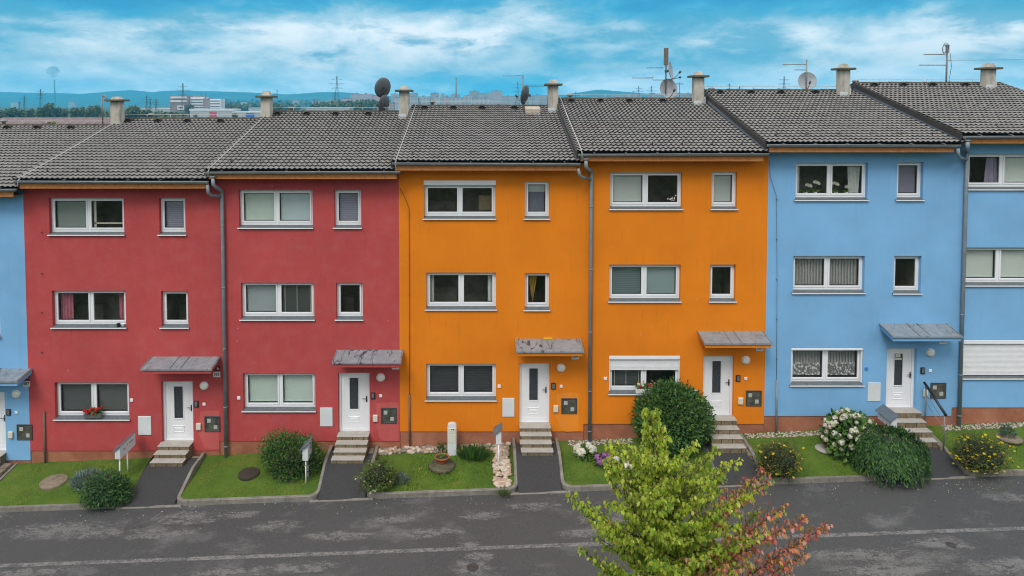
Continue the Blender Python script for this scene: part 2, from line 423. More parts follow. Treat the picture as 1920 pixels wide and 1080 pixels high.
# big windows: rect px, (left pane, right pane), shutter  -- small windows: rect, pane
WIN=[
 dict(b=[((-262,387,-122,455),'dark','dark',None),((-258,562,-120,630),'dark','dark',None),((-252,733,-113,801),'dark','dark',None)],
      s=[((-53,387,-5,455),'dark'),((-49,562,0,630),'dark')]),
 dict(b=[((92,371,232.5,438),('blind',GREY1),'rail',None),((98,545,236,612),'pinkL','pinkR',None),((103,717,242,784),('blind',DKG),('blind',(.10,.11,.105)),None)],
      s=[((298.5,371,348,438),('slat',VIO)),((302.5,546,353,612),'dark')]),
 dict(b=[((448,356,586,425),('blind',PALEG),('blind',PALEB),None),((452,530,589,597),('blind',(.32,.37,.385)),'lines',None),((456,700,591,768),('blind',PALEG),('blind',(.55,.64,.59)),None)],
      s=[((627,356,677,425),('slat',VIO)),((630.5,530,680,597),'dark')]),
 dict(b=[((795,347,929,408),'dark','tan','box'),((799,511,930,578),'curtains','curtains',None),((799,682,930,748),('slat',(.055,.06,.065)),('slat',(.055,.06,.065)),None)],
      s=[((984,340,1030,408),'strip'),((984,512,1030,579),'ochre')]),
 dict(b=[((1144,323,1279,390),('slat',(.60,.64,.61)),'dots',None),((1142,496,1276,563),('slat',(.14,.20,.205)),('slat',(.30,.40,.41)),None),((1142,667,1275,736),'lines','dark',.36)],
      s=[((1334,322,1382,390),('slat',(.58,.62,.60))),((1331,496,1379,563),'dark')]),
 dict(b=[((1491.5,305,1627,373),'orchid','drape',None),((1487,480,1621,547),('voile',0),('voile',0),None),((1483,653,1618,720),'lace','lace','thin')],
      s=[((1682,304,1731,373),('blind',(.21,.20,.27))),((1676,480,1727,548),'dark')]),
 dict(b=[((1816,288,1952,353),'violet',('blind',(.60,.65,.60)),None),((1809,464,1945,533),('blind',(.58,.62,.58)),('blind',(.60,.65,.60)),None),((1806,638,1942,707),'dark','dark',1.0)],
      s=[((2006,288,2054,353),'dark'),((2002,464,2050,533),'dark')]),
]
ROOTS=[]
RZ_E=[];RZ_R=[];RXL=[];RXR=[]
for i in range(7):
    g=GUT[i]; RZ_E.append(UZ(g[0],g[2],-.55)+.05); RZ_R.append(UZ(900,RIDGE[i]+3,RY)); RXL.append(UX(g[0],g[2],-.55)); RXR.append(UX(g[1],g[2],-.55))
for i in range(6): RXR[i]=RXL[i+1]+.06

def wave_curtain(mb,x0,x1,z0,z1,y,amp=.025,per=.11,flare=0.0):
    n=max(6,int((x1-x0)/per*6)); v=[]; f=[]
    for k in range(n+1):
        t=k/n; x=lerp(x0,x1,t); a=math.sin(t*(x1-x0)/per*2*PI)*amp
        v+=[(x,y+a,z1),(x+flare*(.5-t),y+a*1.2,z0)]
    f=[(2*k,2*k+1,2*k+3,2*k+2) for k in range(n)]; mb.add(v,f,True)

def pane(win,off,x0,x1,z0,z1,kind):
    y=.165
    m=MB(); m.box((x0,y,z0),(x1,y+.006,z1)); m.build('pane',M['glass'],win,off)
    yb=y+.07; W=x1-x0; H=z1-z0
    def cover(col,a,b,c,e,slat=False,nm='blind'):
        q=MB(); q.box((a,yb,c),(b,yb+.008,e)); q.box((a,yb-.014,c),(b,yb-.001,c+.03)); return q.build(nm,blind(col,slat),win,off)
    def cur(a,b,mat,z=z0,flare=0.0,nm='curtain'):
        q=MB(); wave_curtain(q,a,b,z,z1,yb+.05,flare=flare); q.build(nm,mat,win,off)
    if isinstance(kind,tuple):
        k,c=kind
        if k=='blind': cover(c,x0+.012,x1-.012,z0+.02,z1)
        elif k=='slat': cover(c,x0+.012,x1-.012,z0+.02,z1,'wide' if c[0]<.3 else True)
        elif k=='voile': cur(x0,x1,M['lace'])
    elif kind=='rail':
        q=MB(); q.box((x0,yb,z0+.12),(x1,yb+.02,z0+.16)); q.box((x0+.02,yb,z0),(x0+.10,yb+.03,z1)); q.build('blind_rail',M['cream'],win,off)
    elif kind=='lines':
        q=MB()
        for t in (.10,.5,.94): q.box((x0+W*t-.006,yb-.04,z0),(x0+W*t+.006,yb-.03,z1))
        q.build('blind_cord',M['cream'],win,off); cover((.05,.06,.06),x0+.01,x1-.01,z0+.02,z1)
    elif kind=='pinkL': cur(x0,x0+W*.42,simple('pink_curtain',(.42,.13,.18),.9,.2,8))
    elif kind=='pinkR': cur(x1-W*.25,x1,simple('pink_curtain',(.42,.13,.18),.9,.2,8))
    elif kind=='curtains':
        m_=simple('white_curtain',(.55,.57,.55),.9,.1,8)
        cur(x0,x0+W*.13,m_) if kind and (x0<win['xm']) else cur(x1-W*.16,x1,m_)
    elif kind=='tan':
        q=MB(); q.box((x0+W*.55,yb+.3,z0),(x1+.1,yb+.34,z0+H*.62)); q.build('headboard',simple('tan_board',(.25,.17,.09),.6),win,off)
    elif kind=='strip': cover((.5,.53,.53),x0+.01,x1-.01,z0+H*.72,z1); cover((.13,.14,.19),x0+.01,x1-.03,z0+.01,z0+H*.72,False)
    elif kind=='ochre': cur(x0,x0+W*.55,simple('ochre_curtain',(.35,.20,.03),.9),flare=.3)
    elif kind=='dots':
        q=MB()
        for k in range(15):
            a,b=rnd.random(),rnd.random()
            if a+b>1: a,b=1-a,1-b
            px_,pz=x1-.04-a*W*.36,z0+.05+b*H*.36; r=.014+.012*rnd.random()
            q.lathe([(r,0),(r,.004)],(px_,y-.002,pz),10,'y')
        q.build('window_sticker',M['plate'],win,off)
    elif kind=='orchid': cur(x0,x0+W*.15,simple('white_curtain',(.55,.57,.55),.9,.1,8))
    elif kind=='drape': cur(x0+W*.58,x1,simple('white_curtain',(.55,.57,.55),.9,.1,8),flare=.1)
    elif kind=='violet': cur(x1-W*.32,x1,simple('violet_curtain',(.30,.26,.36),.9),flare=-.15)
    elif kind=='lace':
        cur(x0,x1,M['lace'],z0+H*.45); q=MB(); wave_curtain(q,x0,x1,z0+.04,z0+H*.5,yb+.02); q.build('lace_hem',M['lacehem'],win,off)

def window(root,off,rc,kinds,shut):
    x0,x1=UX(rc[0],(rc[1]+rc[3])/2),UX(rc[2],(rc[1]+rc[3])/2); z1,z0=UZ((rc[0]+rc[2])/2,rc[1]),UZ((rc[0]+rc[2])/2,rc[3])
    big=len(kinds)==2; zt=z1; z0+=.03
    if shut=='box': zt=z1
    m=MB(); fw=.06; sw=.055; ya,yb=.135,.20
    m.bbox((x0,ya,z0),(x0+fw,yb,zt),.006); m.bbox((x1-fw,ya,z0),(x1,yb,zt),.006)
    m.bbox((x0+fw-.002,ya+.002,zt-fw),(x1-fw+.002,yb,zt-.001),.006); m.bbox((x0+fw-.002,ya+.002,z0+.001),(x1-fw+.002,yb,z0+fw+.015),.006)
    bays=[]
    if big:
        xm=(x0+x1)/2; m.bbox((xm-.032,ya+.001,z0+fw),(xm+.032,yb,zt-fw),.006)
        bays=[(x0+fw,xm-.032),(xm+.032,x1-fw)]
    else: bays=[(x0+fw,x1-fw)]
    win=m.build('window',M['pvc'],root,off); win['xm']=(x0+x1)/2
    for (a,b),k in zip(bays,kinds):
        s=MB(); c,e=z0+fw+.016,zt-fw-.001; y0,y1=.12,.19
        a+=.004;b-=.004
        s.bbox((a,y0,c),(a+sw,y1,e),.008); s.bbox((b-sw,y0,c),(b,y1,e),.008); s.bbox((a+sw-.003,y0+.001,e-sw),(b-sw+.003,y1,e-.001),.008); s.bbox((a+sw-.003,y0+.001,c+.001),(b-sw+.003,y1,c+sw+.01),.008)
        s.build('sash',M['pvc'],win,off)
        g=MB(); g.box((a+sw-.002,y0+.03,c+sw+.004),(a+sw+.008,y0+.045,e-sw)); g.box((b-sw-.008,y0+.03,c+sw+.004),(b-sw+.002,y0+.045,e-sw)); g.box((a+sw,y0+.031,e-sw-.009),(b-sw,y0+.046,e-sw+.001)); g.box((a+sw,y0+.031,c+sw+.004),(b-sw,y0+.046,c+sw+.017))
        g.build('gasket',M['pvc_rim'],win,off)
        pane(win,off,a+sw,b-sw,c+sw+.008,e-sw,k)
    del win['xm']
    r=MB(); X0,X1,Y1,Z0,Z1=x0-.05,x1+.05,1.5,z0-.4,z1+.3
    r.add([(X0,.205,Z0),(X1,.205,Z0),(X1,.205,Z1),(X0,.205,Z1),(X0,Y1,Z0),(X1,Y1,Z0),(X1,Y1,Z1),(X0,Y1,Z1)],[(4,5,6,7)[::-1],(0,4,7,3),(1,2,6,5),(0,1,5,4),(3,7,6,2)])
    r.box((X0+.1,1.2,Z0),(lerp(X0,X1,.42),1.45,Z0+.75)); r.build('room',M['room'],win,off)
    s=MB(); s.prism([(-.06,z0-.085),(-.06,z0-.066),(.134,z0+.004),(.134,z0-.02)],'x',x0-.045,x1+.03)
    s.build('sill',M['sill'],win,off); s=MB(); s.box((x0-.046,-.068,z0-.092),(x1+.031,-.056,z0-.060)); s.build('sill_edge',M['pvc'],win,off)
    if shut is not None:
        q=MB(); h=.13 if shut!='thin' else .075
        if shut=='box': q.bbox((x0-.01,-.012,zt-.005),(x1+.01,.14,zt+.155),.01)
        else:
            q.bbox((x0+.002,-.006,z1-h),(x1-.002,.12,z1-.002),.012)
            q.bbox((x0+.002,.03,z0+.002),(x0+.045,.118,z1-h),.006); q.bbox((x1-.045,.03,z0+.002),(x1-.002,.118,z1-h),.006)
        q.build('shutter_box',M['pvc'],win,off)
        if isinstance(shut,float):
            zb=lerp(z1-h,z0,shut)+.01; q=MB(); n=int((z1-h-zb)/.042); 
            for k in range(n):
                a=zb+k*.042; q.bbox((x0+.046,.055,a),(x1-.046,.078,a+.040),.008)
            q.build('shutter',simple('white_slat',(.72,.73,.75),.45,.05),win,off)
    return (x0,x1,z0-.075,zt+(.155 if shut=='box' else 0)),win

def text_mesh(s,size):
    c=bpy.data.curves.new('digits','FONT'); c.body=s; c.size=size; c.extrude=.002; c.align_x='CENTER'; c.align_y='CENTER'; c.offset=.0015
    o=bpy.data.objects.new('digits',c); COL.objects.link(o); bpy.context.view_layer.update()
    dg=bpy.context.evaluated_depsgraph_get(); me=bpy.data.meshes.new_from_object(o.evaluated_get(dg)); 
    bpy.data.objects.remove(o); return me
def put_text(s,size,loc,mat,parent,off,nm='number'):
    me=text_mesh(s,size); me.transform(Matrix.Translation(Vector(loc)-Vector(off)) @ Matrix.Rotation(PI/2,4,'X')); me.materials.clear(); me.materials.append(mat)
    o=bpy.data.objects.new(nm,me); COL.objects.link(o); o.parent=parent; return o

def door(root,off,rc,paper=False):
    x0,x1=UX(rc[0],(rc[1]+rc[3])/2),UX(rc[2],(rc[1]+rc[3])/2); z1,z0=UZ((rc[0]+rc[2])/2,rc[1]),UZ((rc[0]+rc[2])/2,rc[3])
    W,H=x1-x0,z1-z0
    m=MB(); fw=.085; gx0,gx1,gz0,gz1=x0+W*.345,x0+W*.62,z1-H*.64,z1-H*.114
    a,b,c,e=x0+fw,x1-fw,z0+.03,z1-fw; yf,yk=.155,.21
    # leaf with a real opening for the glass
    m.box((a,yf,c),(gx0,yk,e)); m.box((gx1,yf,c),(b,yk,e)); m.box((gx0,yf,c),(gx1,yk,gz0)); m.box((gx0,yf,gz1),(gx1,yk,e))
    t=.03   # moulding round the glass
    for bx in (((gx0-t,gz0-t),(gx0,gz1+t)),((gx1,gz0-t),(gx1+t,gz1+t)),((gx0,gz0-t),(gx1,gz0)),((gx0,gz1),(gx1,gz1+t))): m.bbox((bx[0][0],yf-.018,bx[0][1]),(bx[1][0],yf+.01,bx[1][1]),.008)
    px0,px1,pz1,pz0=x0+W*.29,x0+W*.66,z1-H*.763,z1-H*.868
    for bx in (((px0,pz0),(px0+.025,pz1)),((px1-.025,pz0),(px1,pz1)),((px0+.025,pz0),(px1-.025,pz0+.025)),((px0+.025,pz1-.025),(px1-.025,pz1))): m.bbox((bx[0][0],yf-.016,bx[0][1]),(bx[1][0],yf+.01,bx[1][1]),.007)
    m.bbox((px0+.055,yf-.012,pz0+.05),(px1-.055,yf+.01,pz1-.05),.01)
    # a fine groove line along the rails
    for xx in (a+.10,b-.10): m.box((xx-.004,yf-.004,c+.12),(xx+.004,yf+.004,e-.02))
    m.box((a+.01,yf-.006,c+.10),(b-.01,yf+.004,c+.115))
    leaf=m.build('door',M['pvc'],root,off)
    f=MB(); f.bbox((x0,.115,z0),(x0+fw-.006,.22,z1),.008); f.bbox((x1-fw+.006,.115,z0),(x1,.22,z1),.008); f.bbox((x0+fw-.008,.117,z1-fw+.006),(x1-fw+.008,.22,z1-.001),.008); f.box((x0+fw-.01,.12,z0-.01),(x1-fw+.01,.22,z0+.022))
    f.build('door_frame',M['pvc'],leaf,off)
    g=MB(); g.box((gx0,yf+.015,gz0),(gx1,yf+.03,gz1)); g.build('door_pane',M['doorglass'],leaf,off)
    k=MB(); k.box((gx0-.002,yf-.003,gz0-.002),(gx0+.014,yf+.014,gz1)); k.box((gx1-.014,yf-.003,gz0),(gx1+.002,yf+.014,gz1)); k.box((gx0,yf-.004,gz1-.014),(gx1,yf+.014,gz1+.001)); k.box((gx0,yf-.004,gz0),(gx1,yf+.014,gz0+.014)); k.build('gasket',M['pvc_rim'],leaf,off)
    h=MB(); hx,hz=x0+W*.885,z1-H*.47; h.bbox((hx-.02,yf-.014,hz-.11),(hx+.02,yf+.004,hz+.11),.006); h.tube([(hx,yf-.01,hz+.03),(hx,yf-.06,hz+.03),(hx-.03,yf-.065,hz+.03),(hx-.13,yf-.062,hz+.03)],.012); h.build('door_handle',M['black'],leaf,off)
    if paper:
        q=MB(); q.box((gx0+.04,yf+.005,gz1-.13),(gx1-.07,yf+.012,gz1-.02)); q.box((gx0+.02,yf+.004,gz1-.22),(gx1-.03,yf+.011,gz1-.15)); q.build('paper_notice',M['cream'],leaf,off)
    return (x0,x1,z0,z1)

def tile_mesh(xl,xr,ze,zr,y0=-.52,y1=RY):
    n=round((xr-xl)/.168); seg=8; per=(xr-xl)/n; L=math.hypot(y1-y0,zr-ze); rows=23; cy,cz=(y1-y0)/L,(zr-ze)/L; ny,nz=-cz,cy
    u=np.linspace(0,xr-xl,n*seg+1); ph=(u/per)%1.0
    h=.038*(0.5+.5*np.cos(2*PI*ph))**.8+.008*np.sin(2*PI*ph)
    rng=np.random.RandomState(3); V=[];Fc=[];Mi=[];base=0; nu=len(u)
    step=L/rows
    for k in range(rows):
        jit=np.repeat(rng.uniform(-.006,.006,n+1),seg)[:nu]
        lo=k*step-.02; hi=(k+1)*step+.035
        sag=.008*np.cos(2*PI*ph)           # scalloped lower edge
        rowsd=[(lo+sag, h+.052+jit),(np.full(nu,lerp(lo,hi,.5)), h+.026+jit*.6),(np.full(nu,hi), h+.0)]
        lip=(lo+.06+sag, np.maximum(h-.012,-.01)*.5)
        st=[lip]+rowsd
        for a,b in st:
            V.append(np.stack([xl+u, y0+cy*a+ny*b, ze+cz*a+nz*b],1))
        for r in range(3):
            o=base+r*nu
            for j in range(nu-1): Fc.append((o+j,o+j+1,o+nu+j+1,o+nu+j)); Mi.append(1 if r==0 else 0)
        base+=4*nu
    return np.concatenate(V),Fc,Mi

def gauge(i): return RXL[i],RXR[i],RZ_E[i],RZ_R[i]
hook_me=None
for i in range(7):
    xl,xr=XW[i],XW[i+1]; zb=UZ((XB[i]+XB[i+1])/2 if 0<i<6 else 905,WBOT[i]); g=GUT[i]
    loc=((xl+xr)/2,0,zbase((xl+xr)/2)); off=loc
    root=thing('row_house',LAB[i],'house',loc,'row of terraced houses'); ROOTS.append(root)
    op=[]
    for rc,a,b,sh in WIN[i]['b']: o,_=window(root,off,rc,(a,b),sh); op.append(o)
    for rc,a in WIN[i]['s']: o,_=window(root,off,rc,(a,),None); op.append(o)
    op.append(door(root,off,DOORS[i],paper=(i==5)))
    RXl,RXr,ze,zr=gauge(i)
    slope=(zr-ze)/(RY+.52)
    zt=ze-.10
    # wall
    m=MB(); xs=sorted(set([xl,xr]+[v for o in op for v in o[:2]])); zs=sorted(set([zb,zt]+[max(zb,v) for o in op for v in o[2:]]))
    for a,b in zip(xs,xs[1:]):
        for c,e in zip(zs,zs[1:]):
            if b-a<1e-5 or e-c<1e-5: continue
            cx_,cz_=(a+b)/2,(c+e)/2
            if any(o[0]<cx_<o[1] and o[2]<cz_<o[3] for o in op): continue
            m.add([(a,0,c),(b,0,c),(b,0,e),(a,0,e)],[(0,1,2,3)])
    for x0,x1,z0,z1 in op:
        z0=max(z0,zb); t=.215
        m.add([(x0,0,z0),(x0,t,z0),(x0,t,z1),(x0,0,z1)],[(0,1,2,3)]); m.add([(x1,0,z0),(x1,t,z0),(x1,t,z1),(x1,0,z1)],[(3,2,1,0)])
        m.add([(x0,0,z1),(x1,0,z1),(x1,t,z1),(x0,t,z1)],[(0,3,2,1)]); m.add([(x0,0,z0),(x1,0,z0),(x1,t,z0),(x0,t,z0)],[(0,1,2,3)])
    zf=zbase(xl)-.6
    def rz(y): return ze+slope*((y+.52) if y<RY else (2*RY-y+.52))-.08
    for xx,fl in ((xl+.003,1),(xr-.003,0)):
        q=[(xx,.004,zf),(xx,2*RY,zf),(xx,2*RY,rz(2*RY)),(xx,RY,rz(RY)),(xx,.004,rz(0))]; m.add(q,[(4,3,2,1,0) if fl else (0,1,2,3,4)])
    m.add([(xl,2*RY,zf),(xr,2*RY,zf),(xr,2*RY,rz(2*RY)),(xl,2*RY,rz(2*RY))],[(3,2,1,0)])
    m.add([(xl,0,zb),(xr,0,zb),(xr,.03,zb),(xl,.03,zb)],[(3,2,1,0)])
    m.build('wall',M[COLR[i]],root,off)
    p=MB(); dx0,dx1=op[-1][0],op[-1][1]
    p.box((xl+.001,.026,zf),(dx0,.3,zb+.03)); p.box((dx1,.026,zf),(xr-.001,.3,zb+.03)); p.box((dx0,.026,zf),(dx1,.3,op[-1][2]-.012)); p.build('plinth',M['plinth'],root,off)
    # roof
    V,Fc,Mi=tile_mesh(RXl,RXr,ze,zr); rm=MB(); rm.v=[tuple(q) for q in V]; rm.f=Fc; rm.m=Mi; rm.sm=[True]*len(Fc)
    rm.mi=2; yb0,yb1=-.50,2*RY+.5; zb1=zr-slope*(yb1-RY)
    zu=ze-.045; m2=[(yb0,zu),(RY,zr-.05),(yb1,zb1),(yb1,zb1-.12),(RY,zr-.16),(yb0,zu-.09)]
    rm.prism(m2,'x',RXl+.004,RXr-.064)
    rm.mi=0; rm.prism([(RY,zr+.03),(yb1,zb1+.04),(yb1,zb1+.005),(RY,zr-.045)],'x',RXl,RXr-.06)
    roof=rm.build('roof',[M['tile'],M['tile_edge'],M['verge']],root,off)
    # verge board and flashing on the left side, standing over the lower neighbour
    v=MB(); lo=ze-.02; v.prism([(-.53,ze+.03),(RY,zr+.07),(RY,zr-.13),(-.53,ze-.17)],'x',RXl-.045,RXl+.003); v.prism([(RY,zr+.07),(yb1,zb1+.07),(yb1,zb1-.13),(RY,zr-.13)],'x',RXl-.045,RXl+.003); v.build('verge_board',M['verge'],roof,off)
    v=MB(); v.prism([(-.45,ze-.15),(RY,zr-.12),(RY,zr-.27),(-.45,ze-.27)],'x',RXl-.03,RXl+.10); v.build('flashing',M['flash'],roof,off)
    if i==6:
        v=MB(); v.prism([(-.53,ze+.03),(RY,zr+.07),(RY,zr-.13),(-.53,ze-.17)],'x',RXr-.003,RXr+.045); v.prism([(RY,zr+.07),(yb1,zb1+.07),(yb1,zb1-.13),(RY,zr-.13)],'x',RXr-.003,RXr+.045); v.build('verge_board',M['verge'],roof,off)
    # ridge caps
    r=MB(); n=round((RXr-RXl)/.36); w=(RXr-RXl-.05)/n
    for k in range(n):
        a=RXl+k*w; rr=.12; jy=rnd.uniform(-.008,.008); jz=rnd.uniform(-.008,.008); vs=[]
        for x,sc_ in ((a,1.06),(a+w+.02,.98)):
            for q in range(9):
                t=PI*q/8; vs.append((x,RY+jy+math.cos(t)*rr*sc_*1.1,zr-.02+jz+math.sin(t)*rr*sc_))
        r.add(vs,[(q,q+1,9+q+1,9+q) for q in range(8)]+[tuple(range(9)),tuple(range(17,8,-1))],True)
    r.build('ridge_cap',M['ridge'],roof,off)
    wr=MB(); wr.tube([(RXl+.1+t*(RXr-RXl-.3)/6,RY,zr+.21+.006*(t%2)) for t in range(7)],.009,5)
    for t in range(7): x=RXl+.1+t*(RXr-RXl-.3)/6; wr.tube([(x,RY,zr+.06),(x,RY,zr+.23)],.011,5)
    if 0<i<5: wr.tube([(RXl+.16,RY-.12,zr+.12),(RXl+.14,3,ze+slope*3.52+.085),(RXl+.13,-.45,ze+.09),(RXl+.13,-.66,ze-.02),(RXl+.13,-.66,ze-.22)],.013,5)
    wr.build('lightning_wire',M['wire'],roof,off)
    for fr in (.09,.285,.48,.70):
        q=MB(); x=lerp(RXl,RXr,fr); y=RY-.42; z=ze+slope*(y+.52)+.075
        vs=[]
        for yy,rr in ((y-.12,.12),(y+.18,.03)):
            for t in range(7): vs.append((x+math.cos(PI*t/6)*rr*1.3,yy,z+(yy-y)*slope+math.sin(PI*t/6)*rr))
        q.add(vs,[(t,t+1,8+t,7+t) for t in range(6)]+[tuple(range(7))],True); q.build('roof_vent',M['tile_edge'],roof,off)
    for k in range(6):
        q=MB(); x=lerp(RXl,RXr,(k+.6)/6.2); y=.12; z=ze+slope*(y+.52)
        q.box((x-.012,y-.02,z+.03),(x+.012,y+.20,z+.075)); q.box((x-.012,y-.03,z+.03),(x+.012,y-.015,z+.15)); q.build('snow_hook',M['black'],roof,off)
    # gutter with brackets
    q=MB(); gz=UZ((g[0]+g[1])/2,g[2],-.62); xa,xb_=RXl+.02,(UX(g[1],g[2],-.62)); vs=[]; n=9
    for x,dz in ((xa,.012 if i%2 else -.012),(xb_,-.012 if i%2 else .012)):
        for rr in (.075,.068):
            for t in range(n): vs.append((x,-.60-math.cos(PI*t/(n-1))*rr,gz+dz-math.sin(PI*t/(n-1))*rr))
    fs=[]
    for ring,fl in ((0,0),(1,1)):
        for t in range(n-1):
            a_=ring*n+t; b_=2*n+ring*n+t; f_=(a_,a_+1,b_+1,b_); fs.append(f_ if fl else f_[::-1])
    fs+=[(0,n,3*n,2*n),(n-1,3*n-1,4*n-1,2*n-1)]
    q.add(vs,fs,True)
    for e_,dz in ((xa,.012 if i%2 else -.012),(xb_,-.012 if i%2 else .012)):
        q.add([(e_,-.60-math.cos(PI*t/8)*.076,gz+dz-math.sin(PI*t/8)*.076) for t in range(9)],[tuple(range(9))])
    q.tube([(xa,-.678,gz+(.012 if i%2 else -.012)),(xb_,-.678,gz+(-.012 if i%2 else .012))],.012,6)
    for k in range(6):
        x=lerp(xa,xb_,(k+.5)/6); q.box((x-.015,-.69,gz-.005),(x+.015,-.676,gz+.05)); q.box((x-.015,-.69,gz+.03),(x+.015,-.50,gz+.05))
    q.build('gutter',M['zinc'],root,off)
    q=MB(); q.box((xa+.08,-.53,gz-.245),(xb_-.12,-.50,gz-.02)); q.box((xa+.08,-.50,gz-.235),(xb_-.12,.0,gz-.22)); q.build('eaves_board',M['board'],root,off)
    # canopy
    if CAN[i]:
        c0,c1,yb_,yf_=CAN[i]; x0,x1=UX(c0,yb_),UX(c1,yb_); zb_=UZ((c0+c1)/2,yb_); dp=.76; zf_=UZ((c0+c1)/2,yf_,-dp)
        q=MB(); q.prism([(0,zb_-.03),(-dp+.03,zf_-.03),(-dp+.03,zf_-.165),(0,zb_-.17)],'x',x0+.04,x1-.04); cn=q.build('canopy',M[COLR[i]],root,off)
        q=MB(); q.prism([(0,zb_),(-dp,zf_),(-dp,zf_-.028),(0,zb_-.028)],'x',x0,x1)
        q.box((x0-.004,-dp-.012,zf_-.05),(x1+.004,-dp,zf_+.002))
        for fx in (.002,.40,.55,.985):
            x=lerp(x0,x1,fx); q.prism([(-.01,zb_),(-dp+.01,zf_),(-dp+.01,zf_+.03),(-.01,zb_+.03)],'x',x-.009,x+.009)
        N=NT('patched_zinc_sheet'); p_=N.pos(); w_=N.noise(p_,1.6,3,.5); k_=N.noise(p_,5,5,.7)
        cc=N.ramp(k_,[(.3,(.205,.235,.26)),(.55,(.265,.295,.32)),(.75,(.35,.375,.395))])
        ln=N.ramp(N.math('ABSOLUTE',N.math('SUBTRACT',N.noise(N.mapv(p_,(2.6,.8,1),(i*3.7,0,0)),1.2,2,.4),.5)),[(.006,1),(.016,0)])
        cc=N.mix(N.math('MULTIPLY',ln,.85 if i in (2,3) else .35),cc,(.02,.02,.024)); N.bsdf(cc,.45,.5,.15)
        q.build('canopy_sheet',N.m,cn,off)
        if i==3: q=MB(); q.box((UX(1019,636,-.05),-.06,zb_+.0),(UX(1036,636,-.05),-.004,zb_+.035)); q.build('yellow_strip',simple('yellow_plastic',(.75,.48,.02),.5,.05),cn,off)
    # small fittings right of the door, placed from the door's lower right corner
    DX=[0,0,331,669,1015,1361,1715][i] if i else -352
    DYY=[15.5,0,-15.5,-33.5,-48,-62.5,-77][i]
    def FX(x,y): return UX(x+DX,y+DYY)
    def FZ(x,y): return UZ(x+DX,y+DYY)
    q=MB(); q.lathe([(.145,0),(.145,.03),(.135,.035)],(FX(383,723),0,FZ(383,723)),20,'y'); wl=q.build('wall_lamp',M['pvc'],root,off)
    q=MB(); q.lathe([(.132,.034),(.125,.06),(.095,.085),(.05,.098),(.001,.102)],(FX(383,723),0,FZ(383,723)),20,'y'); q.build('lamp_glass',M['lampglass'],wl,off)
    q=MB(); x,z=FX(368.5,757),FZ(368.5,757); q.bbox((x-.075,-.04,z-.11),(x+.075,0,z+.11),.01); ic=q.build('intercom',M['black'],root,off)
    q=MB(); q.bbox((x-.045,-.048,z-.08),(x+.045,-.038,z+.08),.004); q.build('intercom_panel',M['steel'],ic,off)
    q=MB(); x,z=FX(383,757.5),FZ(383,757.5); q.bbox((x-.05,-.03,z-.05),(x+.05,0,z+.05),.01); q.build('wall_switch',M['pvc'],root,off)
    q=MB(); x,z=FX(373,799),FZ(373,799); q.bbox((x-.08,-.07,z-.115),(x+.08,0,z+.115),.015); q.box((x-.012,-.076,z-.085),(x+.012,-.069,z-.062)); q.build('junction_box',M['cream'],root,off)
    q=MB(); x0_,x1_,z1_,z0_=FX(383.5,780),FX(413,780),FZ(398,780),FZ(398,809.5); t=.035
    for bx in ((x0_,z0_,x0_+t,z1_),(x1_-t,z0_,x1_,z1_),(x0_+t,z0_,x1_-t,z0_+t),(x0_+t,z1_-t,x1_-t,z1_)): q.bbox((bx[0],-.022,bx[1]),(bx[2],.0,bx[3]),.005)
    mbx=q.build('meter_cabinet',M['darkmetal'],root,off)
    q=MB(); q.box((x0_+t,-.008,z0_+t),(x1_-t,-.002,z1_-t)); N_=simple('meter_door',(.085,.085,.07),.18,.5,5); q.build('cabinet_door',N_,mbx,off)
    for fx,fz in ((.28,.70),(.70,.30)):
        q=MB(); x=lerp(x0_,x1_,fx); z=lerp(z0_,z1_,fz); q.box((x-.06,-.014,z-.065),(x+.06,-.007,z+.065)); q.build('meter_label',simple('meter_label_card',(.42,.43,.41),.5),mbx,off)
    if 0<i<6:
        wx,wy=(247,750) if i not in (2,4) else None or ((448-331,746+15.5) if i==2 else (1135-1015,709.5+48))
        if i in (3,5): wx,wy={3:(936-669,724+33.5),5:(1624-1361,691+62.5)}[i]
        q=MB(); x,z=FX(wx,wy),FZ(wx,wy); q.bbox((x-.055,-.03,z-.055),(x+.055,0,z+.055),.01); q.build('wall_switch',M['pvc'] if i!=5 else M['bluegrey'],root,off)
        q=MB(); a,b,c,e={1:(259,780,283.5,815),2:(600,764,623.5,799),3:(942,746,964.5,781),4:(1286,731,1309,766),5:(1627,717,1651,752)}[i]
        x0_,x1_,z1_,z0_=UX(a,b),UX(c,b),UZ(a,b),UZ(a,e); q.bbox((x0_,-.025,z0_),(x1_,0,z1_),.008); q.box(((x0_+x1_)/2-.01,-.03,(z0_+z1_)/2-.012),((x0_+x1_)/2+.01,-.024,(z0_+z1_)/2+.012)); q.build('wall_cabinet',M['whitebox'],root,off)
    if i in (1,2,3):     # lighter repaired plaster round the meter cabinet
        A_=[(375,772),(400,770),(416.5,771),(416.5,842),(392,843),(381,838),(377,822),(372,812),(379,800),(374,788)]
        q=MB(); q.prism([(min(FX(a,b),xr-.004),FZ(a,b)) for a,b in A_][::-1],'y',-.004,.001); q.build('plaster_patch',wall_mat('repair_'+COLR[i],{'red':(.54,.105,.10),'orange':(.80,.25,.02)}[COLR[i]],.05),root,off)
